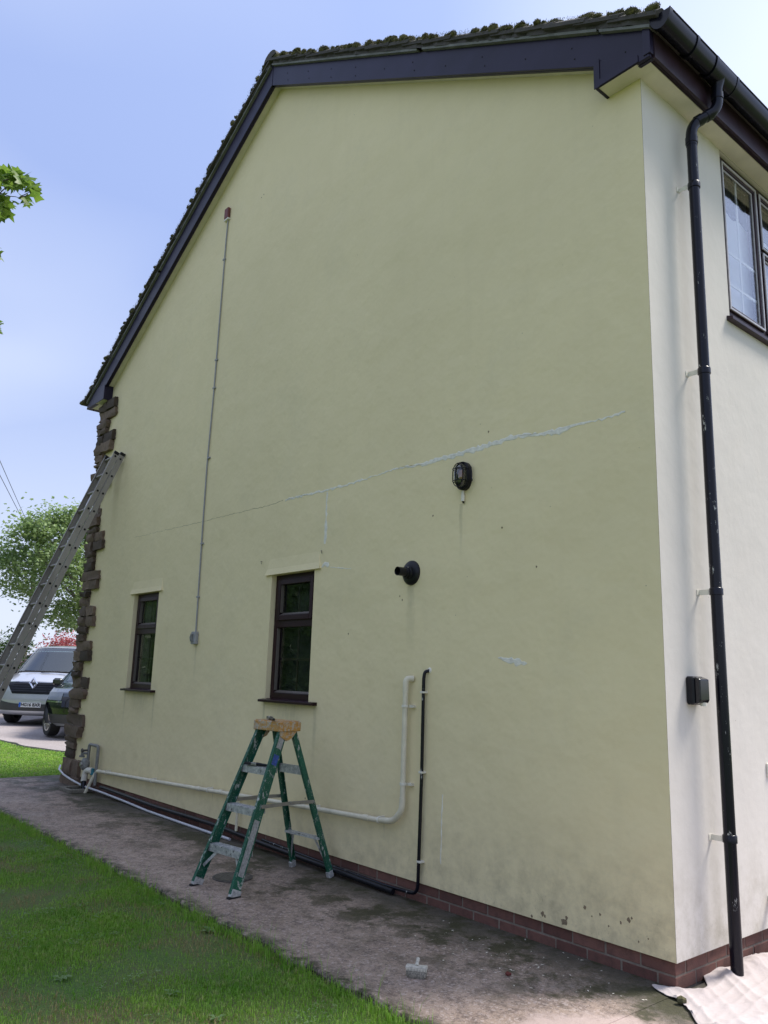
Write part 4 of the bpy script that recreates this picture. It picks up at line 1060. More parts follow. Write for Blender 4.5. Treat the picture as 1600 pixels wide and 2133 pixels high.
for s in (-1,1):
    fr,xo,yo=channel(FB[s]+Vector((0,0,.02)),FT[s]+Vector((0,0,.02)),.078,.028,s,'front_rail','green_fibreglass',stp)
    rr,xr_,yr_=channel(RB[s]+Vector((0,0,.02)),RT[s],.046,.026,s,'rear_rail','green_fibreglass',stp)
    d=(FT[s]-FB[s]).normalized()
    mb=MB(); mb.bar(FB[s]+xo*(-.012)+Vector((0,0,.0)),FB[s]+xo*(-.012)+d*.055,.034,.086,yo); mb.build('foot','step_metal',stp,bevel=.004)
    mb=MB(); mb.bar(FB[s]+xo*(-.012)+Vector((0,-.0,0)),FB[s]+xo*(-.012)+Vector((0,0,.012)),.036,.10,(0,1,0)); mb.build('foot_pad','rubber',stp)
    dr=(RT[s]-RB[s]).normalized()
    mb=MB(); mb.bar(RB[s]+xr_*(-.011),RB[s]+xr_*(-.011)+dr*.05,.032,.052,yr_); mb.build('foot','step_metal',stp,bevel=.003)
    # stickers on the outer web
    if s==1:
        for t0,t1,mt_ in ((.10,.42,'sticker'),(.86,.985,'sticker'),(.755,.82,'sticker_blue')):
            p0=FB[s].lerp(FT[s],t0)+Vector((0,0,.02)); p1=FB[s].lerp(FT[s],t1)+Vector((0,0,.02))
            V=[p0+xo*.0015-yo*.026,p0+xo*.0015+yo*.026,p1+xo*.0015+yo*.026,p1+xo*.0015-yo*.026]
            mb=MB(); mb.add(V,[(0,1,2,3)]); mb.build('sticker',mt_,stp)
for k,zz in enumerate((.285,.565,.845)):
    t=zz/ZT; c=FB[1].lerp(FT[1],t); hw=abs(c.x)-.006
    mb=MB(); mb.box(-hw,hw,c.y-.042,c.y+.042,zz-.004,zz); mb.box(-hw,hw,c.y-.045,c.y-.041,zz-.05,zz+.001); mb.box(-hw,hw,c.y+.041,c.y+.044,zz-.035,zz)
    for i in range(5): mb.box(-hw+.004,hw-.004,c.y-.036+i*.017,c.y-.030+i*.017,zz,zz+.003)
    mb.build('step','step_metal',stp)
    if k==0:
        for s in (-1,1):
            q=FB[s].lerp(FT[s],.10); MB().bar((s*(hw*.55),c.y-.03,zz-.045),(q.x-s*.012,q.y-.0,q.z+.02),.022,.004,(0,1,0)).build('brace','step_metal',stp)
# rear cross bars
def rear_at(s,zz): return RB[s].lerp(RT[s],zz/ZT)
q=rear_at(1,.80); MB().box(-abs(q.x)+.004,abs(q.x)-.004,q.y-.012,q.y+.012,.775,.84).build('rear_bar','step_metal',stp)
q=rear_at(1,.30); MB().box(-abs(q.x)+.004,abs(q.x)-.004,q.y-.03,q.y+.02,.285,.303).build('rear_bar','step_metal',stp)
for s in (-1,1):
    q2=rear_at(s,.08); MB().bar((s*.13,q.y,.285),(q2.x-s*.008,q2.y-.006,.085),.020,.004,(0,1,0)).build('brace','step_metal',stp)
# spreaders
for s in (-1,1):
    f=FB[s].lerp(FT[s],.50)+Vector((s*.006,.0,.02)); r_=rear_at(s,.555)+Vector((s*.006,0,.02)); mid=f.lerp(r_,.55)+Vector((0,0,.006))
    mb=MB(); mb.bar(f,mid,.005,.026); mb.bar(mid+Vector((s*.004,0,0)),r_,.005,.026); mb.build('spreader','steel',stp)
    mb=MB()
    for pp in (f,mid,r_): mb.lathe(pp,(s,0,0),[(.009,.002),(.008,.007),(0,.008)],10)
    mb.build('rivets','steel',stp)
# moulded top
mb=MB(); pr=[(-.165,-.112),(.165,-.112),(.172,-.10),(.172,.092),(.16,.105),(-.16,.105),(-.172,.092),(-.172,-.10)]
mb.prism(pr,'z',ZT-.012,ZT+.062); mb.build('top_cap','cap_orange',stp,bevel=.006)
mb=MB(); mb.prism([(-.155,-.10),(.155,-.10),(.155,.09),(-.155,.09)],'z',ZT+.062,ZT+.066); mb.build('tray','cap_orange',stp,bevel=.002)
for s in (-1,1):
    mb=MB(); mb.prism([(-.10,ZT-.012),(.07,ZT-.012),(.02,ZT-.065),(-.03,ZT-.085),(-.095,ZT-.05)],'x',s*.150-.004,s*.150+.010*s); mb.build('top_gusset','cap_orange',stp,bevel=.002)
def brush(name,loc,rz,length,label,tilt=0):
    e=empty(name,loc,label,'paintbrush',rz)
    MB().tube([(0,0,.014),(length*.55,0,.012+tilt)],[.013,.009],10).build('handle','black_plastic',e,60)
    MB().chbox(-.045,.005,-.020,.020,.004,.024,.003).build('ferrule','steel',e)
    MB().prism([(-.11,-.018),(-.045,-.019),(-.045,.019),(-.11,.018),(-.118,.0)],'z',.005,.022).build('bristles','rubber',e)
    return e
brush('paintbrush',(-3.09,-.60,ZT+.067),R(-24),.30,'black handled paintbrush lying on the orange top of the stepladder')
brush('paintbrush',(-3.05,-.73,.850),R(18),.20,'small paintbrush lying on the upper step of the stepladder')

# ------------------------------------------------------------------ small things on the path
dc=empty('drain_cover',(-3.29,-.735,.0),'round gridded iron drain cover in the path under the stepladder','drain cover')
MB().lathe((0,0,0),(0,0,1),[(.155,.0),(.155,.007),(.138,.009),(.136,.004),(0,.004)],36).build('frame','iron',dc,40)
mb=MB()
for i in range(-4,5):
    u=i*.028; h=math.sqrt(max(.0,.132**2-u*u))
    mb.box(u-.004,u+.004,-h,h,.004,.010)
mb.build('grid','concrete',dc)
mb=MB()
for i in range(-4,5):
    u=i*.028; h=math.sqrt(max(.0,.132**2-u*u)); mb.box(-h,h,u-.004,u+.004,.004,.0095)
mb.build('grid','concrete',dc)
bb=empty('masonry_brush',(-.93,-.99,0),'wide grey masonry brush left on the path near the grass','brush',R(38)); bb.scale=(.9,.9,.85)
mb=MB(); n_=14; V=[];F=[]
prf=[(.052,.020,.0),(.060,.026,.012),(.062,.024,.035),(.058,.020,.05)]
for (hx,hy,zz) in prf:
    for k in range(24):
        a=2*PI*k/24; cx=math.copysign(abs(math.cos(a))**.45,math.cos(a)); sy=math.copysign(abs(math.sin(a))**.6,math.sin(a)); V.append((hx*cx*random.uniform(.96,1.03),hy*sy*random.uniform(.92,1.06),zz))
for i in range(3):
    for k in range(24): F.append((i*24+k,i*24+(k+1)%24,(i+1)*24+(k+1)%24,(i+1)*24+k))
F.append(tuple(range(72,96))); mb.add(V,F); mb.build('bristles','bristle',bb,60)
mb=MB(); mb.chbox(-.064,.064,-.022,.022,.050,.070,.005); mb.build('head','brush_wood',bb)
mb=MB()
for i in range(14):
    x=-.058+i*.009; mb.box(x-.0022,x+.0022,-.0232,-.0215,.044,.058)
mb.build('bristle_tufts','flake_white',bb)
MB().tube([(0,.0,.066),(0,.014,.076),(.0,.034,.086),(0,.05,.092)],[.014,.011,.010,.012],10).build('handle','brush_wood',bb,60)
tag(blob(0,0,.03,'red_leaf','red_leaf',None),'small dark red leaf lying on the path near the house corner','leaf')
lf=bpy.data.objects['red_leaf']; lf.rotation_euler=(R(-80),.2,.6); lf.location=(-.66,-.57,.012); lf.scale=(.7,4,.7)
# flakes of old paint on the concrete
n_=130; fx=RNG.normal(-.75,.42,n_); fy=np.minimum(-.02,RNG.normal(-.36,.20,n_)); fz=np.full(n_,.004)
k=(fx<.2)
me=leaves('paint_flakes',np.stack([fx,fy,fz],1)[k],RNG.uniform(.004,.018,n_)[k]*RNG.choice([.6,1,1.5],n_)[k],'flake_white','oval',.93)
o=obj('paint_flakes',me,None,'stuff'); tag(o,'scattered white flakes of old paint on the path','paint flakes')

# dust sheet
def fbm(X,Y,seed):
    r_=np.random.default_rng(seed); Z=np.zeros_like(X)
    for k in range(34):
        f=r_.uniform(2,30); a=r_.uniform(0,PI); ph=r_.uniform(0,6.28); s_=np.sin((X*np.cos(a)+Y*np.sin(a))*f+ph+1.5*np.sin(X*3+Y*2+k))
        Z+=(1-np.abs(s_))**4/f*2.4
    return Z
nx,ny=230,330
Uu,Vv=np.meshgrid(np.linspace(0,1,nx),np.linspace(0,1,ny),indexing='ij')
X=.03+Uu*1.9; Yv=-.42+Vv*3.2
X=X+.05*np.sin(Vv*17)*(1-Uu)+.03*np.sin(Vv*43+1)*(1-Uu)-.17*np.exp(-((Yv+.24)/.16)**2)*(1-Uu)
Yv=Yv+.06*np.sin(Uu*9+.7)*(1-Vv)**6+.03*np.sin(Uu*31)*(1-Vv)**6 + .26*(1-Vv)**10*np.clip(1-Uu*5,0,1)
Z=np.zeros_like(X); rz=np.random.default_rng(4)
for aa,ff,amp in ((.35,7,.020),(1.15,11,.016),(-.30,15,.011),(.75,21,.008),(1.5,27,.006),(.1,38,.004),(.9,52,.0025)):
    wv=1.1*np.sin(X*2.7+aa*5)+.9*np.sin(Yv*2.1+aa*9); ph=(X*math.cos(aa)+Yv*math.sin(aa))*ff+wv
    mk=np.clip(.5+.5*np.sin(X*3.9*(1+aa)+1.7*aa)+.4*np.sin(Yv*4.7+aa*11),0,1.2); Z+=1.5*amp*mk*(1-np.abs(np.sin(ph)))**2.5
Z-=Z.min(); edge_=np.minimum(np.minimum(Uu*30,Vv*40),1); Z=.006+Z*(.35+.65*edge_)
Z+=.045*np.exp(-((X-.10)/.09)**2)*np.clip((Yv-.25)*3,0,1)*(.7+.3*np.sin(Yv*11))
V=np.stack([X,Yv,Z],-1).reshape(-1,3); i=np.arange(nx*ny).reshape(nx,ny)
F=np.stack([i[:-1,:-1],i[1:,:-1],i[1:,1:],i[:-1,1:]],-1).reshape(-1,4)
me=fast_mesh('dust_sheet',V,F,'dust_cloth'); me.polygons.foreach_set('use_smooth',[True]*len(me.polygons))
o=obj('dust_sheet',me); tag(o,'crumpled off-white dust sheet spread along the front wall','dust sheet')
sd_=o.modifiers.new('solid','SOLIDIFY'); sd_.thickness=.003; sd_.offset=0
o=tag(MB().tube([(.09,-.16,.016),(.105,-.145,.018),(.12,-.13,.016)],[.014,.022,.012],8).build('moss_clump','moss',None),'small dark clump of moss lying on the dust sheet corner','moss clump')
# ------------------------------------------------------------------ grass
def lawn_pts(n,x0,x1,y0_,y1_): return np.stack([RNG.uniform(x0,x1,n),RNG.uniform(y0_,y1_,n)],1)
def nfield(P,sc,seed):
    r_=np.random.default_rng(seed); v=np.zeros(len(P))
    for k in range(9):
        a=r_.uniform(0,2*PI); f=sc*r_.uniform(.5,2.2); v+=np.sin((P[:,0]*np.cos(a)+P[:,1]*np.sin(a))*f+r_.uniform(0,6.28))
    return v/3
P=np.concatenate([lawn_pts(170000,-3.6,.6,-3.9,-1.36),lawn_pts(95000,-8.5,-3.4,-3.2,-1.36),lawn_pts(22000,-12,-6,-6,-1.4)])
f=nfield(P,5,3); keep=RNG.uniform(0,1,len(P))<np.clip(.72+.45*f,.06,1); g_d=nfield(P,4,9)+.5*nfield(P,11,19); keep&=~((g_d>.62)&(RNG.uniform(0,1,len(P))<np.clip((g_d-.5)*1.3,0,.8))); P=P[keep]; f=f[keep]
z=np.full(len(P),-.036); hgts=np.clip(RNG.gamma(6,.0045,len(P))+.010*f,.008,.075)
me=blades('grass',np.stack([P[:,0],P[:,1],z],1),hgts,RNG.uniform(.0020,.0042,len(P)),'grass_blade',.85)
o=obj('grass',me,None,'stuff'); tag(o,'short mown lawn grass beside the path','grass')
# longer tufts hanging over the path edge
n_=9000; x=RNG.uniform(-9.8,.6,n_); d_=np.abs(RNG.normal(0,.05,n_)); ff=np.sin(x*7)+np.sin(x*17+1)+np.sin(x*3.1+2); k=RNG.uniform(-1.5,3,n_)<ff+1.2
x=x[k]; d_=d_[k]
me=blades('grass_fringe',np.stack([x,-1.372-d_,np.full(len(x),-.036)],1),RNG.gamma(6,.011,len(x)),RNG.uniform(.002,.005,len(x)),'grass_blade',.7)
o=obj('edge_grass',me,None,'stuff'); tag(o,'longer ragged grass fringe along the path edge','grass')
# seed stalks
n_=160; x=RNG.choice([-1.9,-1.55,-.95,-2.7,-.5,-3.4,-4.4],n_)+RNG.normal(0,.16,n_)
me=blades('tall_grass',np.stack([x,-1.37-np.abs(RNG.normal(0,.05,n_)),np.full(n_,-.036)],1),RNG.uniform(.10,.24,n_),.0022,'grass_blade',.45)
o=obj('tall_grass',me,None,'stuff'); tag(o,'sparse tall grass stalks along the path edge','grass')
# dry thatch
n_=34000; P=lawn_pts(n_,-6.5,.4,-3.8,-1.4); f=nfield(P,4,9)+.5*nfield(P,11,19); P=P[f>.55]
me=blades('dry_grass',np.stack([P[:,0],P[:,1],np.full(len(P),-.034)],1),RNG.uniform(.02,.045,len(P)),.003,'dry_grass',.95); o=obj('dry_grass',me,None,'stuff'); tag(o,'patches of dry yellow thatch in the lawn','grass')
# clover and small broad weeds mixed in the turf
P=lawn_pts(26000,-6,.4,-3.9,-1.38); f=nfield(P,3.2,14)+.5*nfield(P,9,15); P=P[f>.75]
me=leaves('clover',np.stack([P[:,0],P[:,1],RNG.uniform(-.018,.004,len(P))],1),RNG.uniform(.010,.024,len(P)),'weed_leaf','oval',.8); o=obj('clover',me,None,'stuff'); tag(o,'patches of clover leaves in the lawn','clover')
# single rosette weeds
wd=[(-2.32,-1.46,.085,'leafy weed at the path edge below the stepladder'),(-3.02,-1.44,.06,'small leafy weed at the path edge left of the stepladder'),
    (-1.55,-2.08,.075,'flat rosette weed in the middle of the lawn'),(-.72,-2.03,.09,'broad leaved weed at the bottom edge of the lawn'),(-1.15,-2.05,.07,'pale rosette weed left of the broad leaved weed at the bottom'),
    (-2.05,-2.45,.08,'grey green rosette weed at the lower left of the lawn'),(-2.6,-1.95,.06,'small rosette weed beside a bare patch'),(-.62,-1.62,.07,'weed tuft beside the path near the masonry brush')]
for i,(x,y,s_,lab) in enumerate(wd):
    s_*=.7
    mb=MB(); r_=random.Random(i)
    for k in range(9):
        a=2*PI*k/9+r_.uniform(-.2,.2); l=s_*r_.uniform(.6,1.1); w=l*.22; d=Vector((math.cos(a),math.sin(a),0)); p_=Vector((-d.y,d.x,0)); e=r_.uniform(.15,.6)
        mb.add([(0,0,0),tuple(d*l*.5+p_*w+Vector((0,0,l*e*.6))),tuple(d*l+Vector((0,0,l*e*.5))),tuple(d*l*.5-p_*w+Vector((0,0,l*e*.6))),tuple(d*l*.5+Vector((0,0,l*e*.5)))],[(0,4,1),(1,4,2),(2,4,3),(3,4,0)])
    o=mb.build('weed','weed_leaf'); o.location=(x,y,-.03); tag(o,lab,'weed','weeds in the lawn')
# far lawn
P=np.concatenate([lawn_pts(60000,-16.5,-9.9,-3.5,2.2),lawn_pts(9000,-26,-16,-3,1.1)])
yd=np.interp(P[:,0],ex,ey); P=P[(P[:,1]<yd-.02)|(P[:,0]>-11.9)]; P=P[~((P[:,0]>-9.9)&(P[:,1]>-1.36))]
P=P[~((P[:,0]>-9.3)&(P[:,1]>0))]
me=blades('far_grass',np.stack([P[:,0],P[:,1],-.036+hgt(P[:,0])],1),RNG.uniform(.02,.045,len(P)),RNG.uniform(.008,.016,len(P)),'grass_blade',.93)
o=obj('far_grass',me,None,'stuff'); tag(o,'sunlit bright green lawn beyond the house corner','grass')

# ------------------------------------------------------------------ vehicles
class Loft:
    def __init__(s, prof, hw, front_round, pw=3.2, roof_drop=.05):
        s.prof=np.array(prof); s.hw=hw; s.fr=front_round; s.pw=pw; s.rd=roof_drop
    def P(s,k,t):
        k=min(max(k,0),len(s.prof)-1); i=min(int(k),len(s.prof)-2); f=k-i; x,z=s.prof[i]*(1-f)+s.prof[i+1]*f
        r_=abs(t)**s.pw; x2=x-s.fr(x,z)*r_; z2=z-s.rd*r_*(1 if z>1.0 else 0)
        return Vector((x2,t*s.hw(z),z2))
    def patch(s,mb,k0,k1,t0,t1,nk,ntt,off=0.0,shape=None):
        o=len(mb.v)
        for i in range(nk+1):
            for j in range(ntt+1):
                k=k0+(k1-k0)*i/nk; t=t0+(t1-t0)*j/ntt
                if shape: k,t=shape(i/nk,j/ntt)
                p_=s.P(k,t)
                if off:
                    e=.02; nrm=(s.P(k,t+e)-s.P(k,t-e)).cross(s.P(k+e,t)-s.P(k-e,t))
                    nrm=nrm.normalized() if nrm.length>1e-9 else Vector((1,0,0))
                    if nrm.dot(p_-Vector((0,0,.8)))<0: nrm=-nrm
                    p_=p_+nrm*off
                mb.v.append(tuple(p_))
        for i in range(nk):
            for j in range(ntt): a=o+i*(ntt+1)+j; mb.f.append((a,a+1,a+ntt+2,a+ntt+1))
        return mb
    def body(s, wheels, rw, sill):
        mb=MB(); n=len(s.prof)-1; s.patch(mb,0,n,-1,1,n*4,20)
        # sides
        for t in (-1,1):
            E=[s.P(k/4,t) for k in range(n*4+1)]
            xs=np.linspace(min(e.x for e in E)+.01,max(e.x for e in E)-.01,90); up=[]
            top=max(range(len(E)),key=lambda i:E[i].z)
            fx=[e.x for e in E[:top+1]][::-1]; fz=[e.z for e in E[:top+1]][::-1]; rx=[e.x for e in E[top:]][::-1]; rz=[e.z for e in E[top:]][::-1]
            o=len(mb.v); nr=10
            for x in xs:
                zt=np.interp(x,fx,fz) if x>E[top].x else np.interp(x,rx,rz)
                zl=sill
                for wx in wheels:
                    d=abs(x-wx)
                    if d<rw: zl=max(zl,.34+math.sqrt(rw*rw-d*d))
                if x>xs[-1]-.12: zl=max(zl,np.interp(x,[xs[-1]-.12,xs[-1]],[sill,sill+.2]))
                zl=min(zl,zt-.01)
                for j in range(nr+1):
                    z=zl+(zt-zl)*j/nr; mb.v.append((x,t*s.hw(z)*(1.0),z))
            for i in range(len(xs)-1):
                for j in range(nr): a=o+i*(nr+1)+j; mb.f.append((a,a+1,a+nr+2,a+nr+1))
        return mb
    def side_panel(s,poly,t,off):
        mb=MB(); V=[(x,t*(s.hw(z)+off),z) for x,z in poly]; mb.add(V,[tuple(range(len(V)))]); return mb
def wheel(par,x,y,r_,w,spokes=10,steer=0.0):
    sg=1 if y>0 else -1; px,py=x,y; x=y=0.0
    tyre=MB().lathe((x,y,r_),(0,sg,0),[(r_*.66,-w*.5),(r_*.93,-w*.52),(r_,-w*.38),(r_,w*.30),(r_*.95,w*.46),(r_*.74,w*.50),(r_*.68,w*.44)],36).build('wheel','tyre',par,40)
    rim=MB(); rim.lathe((x,y,r_),(0,sg,0),[(r_*.68,w*.46),(r_*.62,w*.46),(r_*.60,w*.30)],36)
    for k in range(spokes):
        a=2*PI*k/spokes; d=Vector((math.cos(a),0,math.sin(a))); c=Vector((x,y+sg*w*.40,r_))
        rim.bar(c+d*r_*.10,c+d*r_*.66,.018 if k%2 else .026,.02,(0,1,0))
    rim.lathe((x,y+sg*w*.36,r_),(0,sg,0),[(r_*.16,0),(r_*.15,w*.10),(0,w*.12)],16); rim.build('rim','alloy',tyre,40)
    MB().lathe((x,y,r_),(0,sg,0),[(0,w*.12),(r_*.64,w*.12)],28).build('hub_recess','underside',tyre)
    tyre.location=(px,py,0); tyre.rotation_euler=(0,0,steer); return tyre
def lettering(txt,size,par,M,mat,name='lettering'):
    cu_=bpy.data.curves.new('t','FONT'); cu_.body=txt; cu_.size=size; cu_.align_x='CENTER'; cu_.align_y='CENTER'; cu_.extrude=.002; cu_.offset=.003
    to=bpy.data.objects.new('t',cu_); COL.objects.link(to); bpy.context.view_layer.update()
    me=bpy.data.meshes.new_from_object(to.evaluated_get(bpy.context.evaluated_depsgraph_get())); bpy.data.objects.remove(to)
    me.materials.clear(); me.materials.append(MATS[mat]); me.transform(M); o=obj(name,me,par); return o

# silver van
vprof=[(2.30,.24),(2.44,.30),(2.47,.45),(2.48,.60),(2.45,.78),(2.40,.96),(2.30,1.04),(2.08,1.13),(1.74,1.25),(1.40,1.51),(1.06,1.77),(.86,1.87),(.45,1.93),(-1.2,1.95),(-2.2,1.93),(-2.42,1.86),(-2.48,1.2),(-2.48,.35)]
def vhw(z): return float(np.interp(z,[.2,.5,.9,1.15,1.6,1.95],[.93,.965,.965,.945,.87,.78]))
def vfr(x,z): return float(np.interp(x,[.6,1.2,1.8,2.3,2.5],[.02,.26,.34,.36,.34])) if x>.6 else 0.0
vl=Loft(vprof,vhw,vfr,3.4,.05)
VA=R(-42); VS=1.05; vdir=Vector((math.cos(VA),math.sin(VA),0)); plate_w=Vector((-18.56,2.31,0))
vloc=plate_w-vdir*2.52*VS
van=empty('parked_van',(vloc.x,vloc.y,.098),'silver grey van parked facing the camera on the drive','van',VA); van.scale=(VS,VS,VS)
vl.body([1.55,-1.5],.40,.24).build('body','paint_silver',van,35)
vl.patch(MB(),8.06,10.75,-.90,.90,10,20,.006,lambda u,v:(8.08+2.62*u,(v*2-1)*(.90-.02*u))).build('windscreen','screen_glass',van,60)
vl.patch(MB(),7.9,11.1,-.94,.94,12,20,.0025,lambda u,v:(7.9+3.0*u,(v*2-1)*(.955-.02*u))).build('screen_surround','underside',van,60)
MB().box(.3,1.55,-.75,.75,.95,1.20).build('dashboard','cladding_grey',van)
def steer():
    mb=MB(); mb.tube([(1.05+.06*math.sin(a),-.38+.19*math.cos(a),1.34+.17*math.sin(a)) for a in np.linspace(0,2*PI,22)],.016,6,False); return mb
steer().build('steering_wheel','rubber',van,60)
mb=MB()
for y in (-.42,.42): mb.chbox(.15,.33,y-.22,y+.22,.9,1.52,.05); mb.chbox(.2,.3,y-.12,y+.12,1.5,1.70,.03)
mb.build('seats','cladding_grey',van)
vl.patch(MB(),3.9,5.7,-.66,.66,8,20,.008,lambda u,v:(3.75+1.95*u,(v*2-1)*(.50+.17*min(1,u*1.8)))).build('grille','black_plastic',van,60)
for k in (4.05,4.35,4.65,4.95,5.25):
    vl.patch(MB(),k,k+.09,-.52,.52,2,20,.018).build('grille_bar','black_gloss',van,60)
vl.patch(MB(),5.42,5.50,-.66,.66,2,20,.016).build('grille_bar','chrome',van,60)
p0=vl.P(5.02,0)
mb=MB()
for (ro,ri,x0) in ((1.0,.52,.0),):
    outer=[(0,.155),(.112,0),(0,-.155),(-.112,0)]; inner=[(0,.080),(.050,0),(0,-.080),(-.050,0)]
    V=[(.035,y,z) for y,z in outer]+[(.055,y*.75,z*.75) for y,z in outer]+[(.035,y,z) for y,z in inner]
    mb.add(V,[(0,1,5,4),(1,2,6,5),(2,3,7,6),(3,0,4,7),(4,5,9,8),(5,6,10,9),(6,7,11,10),(7,4,8,11)])
o=mb.build('emblem','chrome',van); o.location=(p0.x,0,p0.z+.02)
pl=MB().box(0,.012,-.26,.26,-.055,.055).build('number_plate','plate_white',van); pp=vl.P(3.2,0); pl.location=(pp.x+.016,0,.485)
Mt=Matrix.Translation((.0135,.02,.0))@Matrix(((0,0,1,0),(1,0,0,0),(0,1,0,0),(0,0,0,1)))
lettering('HG16 BXR',.100,pl,Mt,'underside')
MB().box(.0122,.0135,-.258,-.215,-.053,.053).build('plate_band','plate_blue',pl)
vl.patch(MB(),1.0,2.75,-.97,.97,6,24,.008,lambda u,v:(1.35+1.0*u+.75*abs(v*2-1)**3*u,(v*2-1)*.985)).build('lower_bumper','cladding_grey',van,60)
vl.patch(MB(),.45,1.3,-.98,.98,3,20,.014).build('bumper_lip','paint_silver',van,60)
for s in (-1,1):
    vl.patch(MB(),4.5,6.2,s*.70,s*.985,6,6,.010,lambda u,v,s=s:(4.45+.5*v+(1.15+.35*v)*u,s*(.69+.295*v))).build('headlight','headlight',van,60)
    mb=MB(); mb.chbox(1.35,1.55,s*.93 if s>0 else -1.13,s*1.13 if s>0 else -.93,1.18,1.44,.04); mb.build('wing_mirror','black_plastic',van)
    vl.side_panel([(1.35,1.30),(.35,1.26),(.35,1.74),(.78,1.76)],s,.004).build('side_window','screen_glass',van)
mb=MB(); mb.bar((1.86,-.1,1.235),(1.80,.62,1.262),.02,.012); mb.bar((1.86,.55,1.235),(1.77,-.55,1.272),.02,.012); mb.build('wipers','rubber',van)
for x in (1.55,-1.5):
    for y in (-.83,.83): wheel(van,x,y,.33,.22)
MB().box(-2.4,2.1,-.82,.82,.22,.30).build('underbody','underside',van)

# dark car
cprof=[(1.86,.22),(2.02,.30),(2.08,.44),(2.09,.62),(2.03,.80),(1.92,.90),(1.55,.99),(1.02,1.07),(.80,1.12),(.42,1.33),(.06,1.48),(-.25,1.55),(-.8,1.56),(-1.4,1.50),(-1.72,1.36),(-1.98,1.02),(-2.08,.7),(-2.05,.35)]
def chw(z): return float(np.interp(z,[.2,.45,.75,.98,1.1,1.55],[.83,.885,.895,.87,.82,.60]))
def cfr(x,z): return float(np.interp(x,[-.2,.3,1.0,1.7,2.1],[.02,.22,.30,.50,.52])) if x>-.2 else 0.0
cl=Loft(cprof,chw,cfr,2.8,.04)
CA=R(-28); CS=1.03; wxl,wyl=1.30,-.80
ca,sa=math.cos(CA),math.sin(CA)
cw=(2.43+(-16.36-2.43)*17.2/17.8,-4.155+(2.16+4.155)*17.2/17.8)
cloc=(cw[0]-CS*(ca*wxl-sa*wyl),cw[1]-CS*(sa*wxl+ca*wyl))
car=empty('parked_car',(cloc[0],cloc[1],.085),'dark green hatchback parked nose towards the house in front of the van','car',CA); car.scale=(CS,CS,CS)
cl.body([1.30,-1.28],.385,.24).build('body','paint_dark',car,35)
cl.patch(MB(),8.1,10.6,-.9,.9,10,20,.006).build('windscreen','screen_glass',car,60)
cl.patch(MB(),1.0,2.2,-.9,.9,4,20,.010).build('lower_bumper','cladding_grey',car,60)
cl.patch(MB(),.35,1.0,-.95,.95,3,20,.014).build('bumper_lip','paint_silver',car,60)
cl.patch(MB(),3.0,4.2,-.60,.60,4,20,.010).build('grille','black_gloss',car,60)
for s in (-1,1):
    cl.patch(MB(),3.7,5.0,s*.62,s*.97,6,6,.010).build('headlight','headlight',car,60)
    cl.patch(MB(),3.45,3.62,s*.60,s*.985,2,6,.016).build('light_strip','chrome',car,60)
    cl.side_panel([(.72,1.10),(.02,1.42),(-.38,1.47),(-.38,1.06)],s,.006).build('side_window','screen_glass',car)
    cl.side_panel([(-.45,1.06),(-.45,1.47),(-1.1,1.44),(-1.55,1.20),(-1.3,1.06)],s,.006).build('side_window','screen_glass',car)
    mb=MB(); y0_=.80*s; mb.chbox(.40,.56,min(y0_,y0_+.2*s),max(y0_,y0_+.2*s),1.02,1.18,.04); mb.build('wing_mirror','paint_dark',car)
    for wx in (1.30,-1.28):
        mb=MB(); V=[];F=[]; nn=22
        for i in range(nn+1):
            a=-.15+(PI+.30)*i/nn
            for r_ in (.382,.455):
                z=max(.22,.34+r_*math.sin(a)); V.append((wx+r_*math.cos(a),s*(chw(z)+.014),z))
            z=max(.22,.34+.382*math.sin(a)); V.append((wx+.382*math.cos(a),s*(chw(z)-.06),z))
            if i: b0=3*(i-1); F+=[(b0,b0+3,b0+4,b0+1),(b0+2,b0+5,b0+3,b0)]
        mb.add(V,F); mb.build('arch_trim','cladding_grey',car,50)
    MB().box(-.86,.86,s*.89-.012,s*.89+.012,.24,.36).build('sill_trim','cladding_grey',car)
    MB().box(-.5,.6,s*.905-.004,s*.905+.006,.37,.40).build('sill_strip','alloy',car)
for x in (1.30,-1.28):
    for y in (-.80,.80): wheel(car,x,y,.335,.21,10,R(26) if x>0 else 0)
MB().box(-1.9,1.7,-.74,.74,.22,.30).build('underbody','underside',car)
MB().box(-1.5,.6,-.6,.6,.5,.95).build('interior','underside',car)

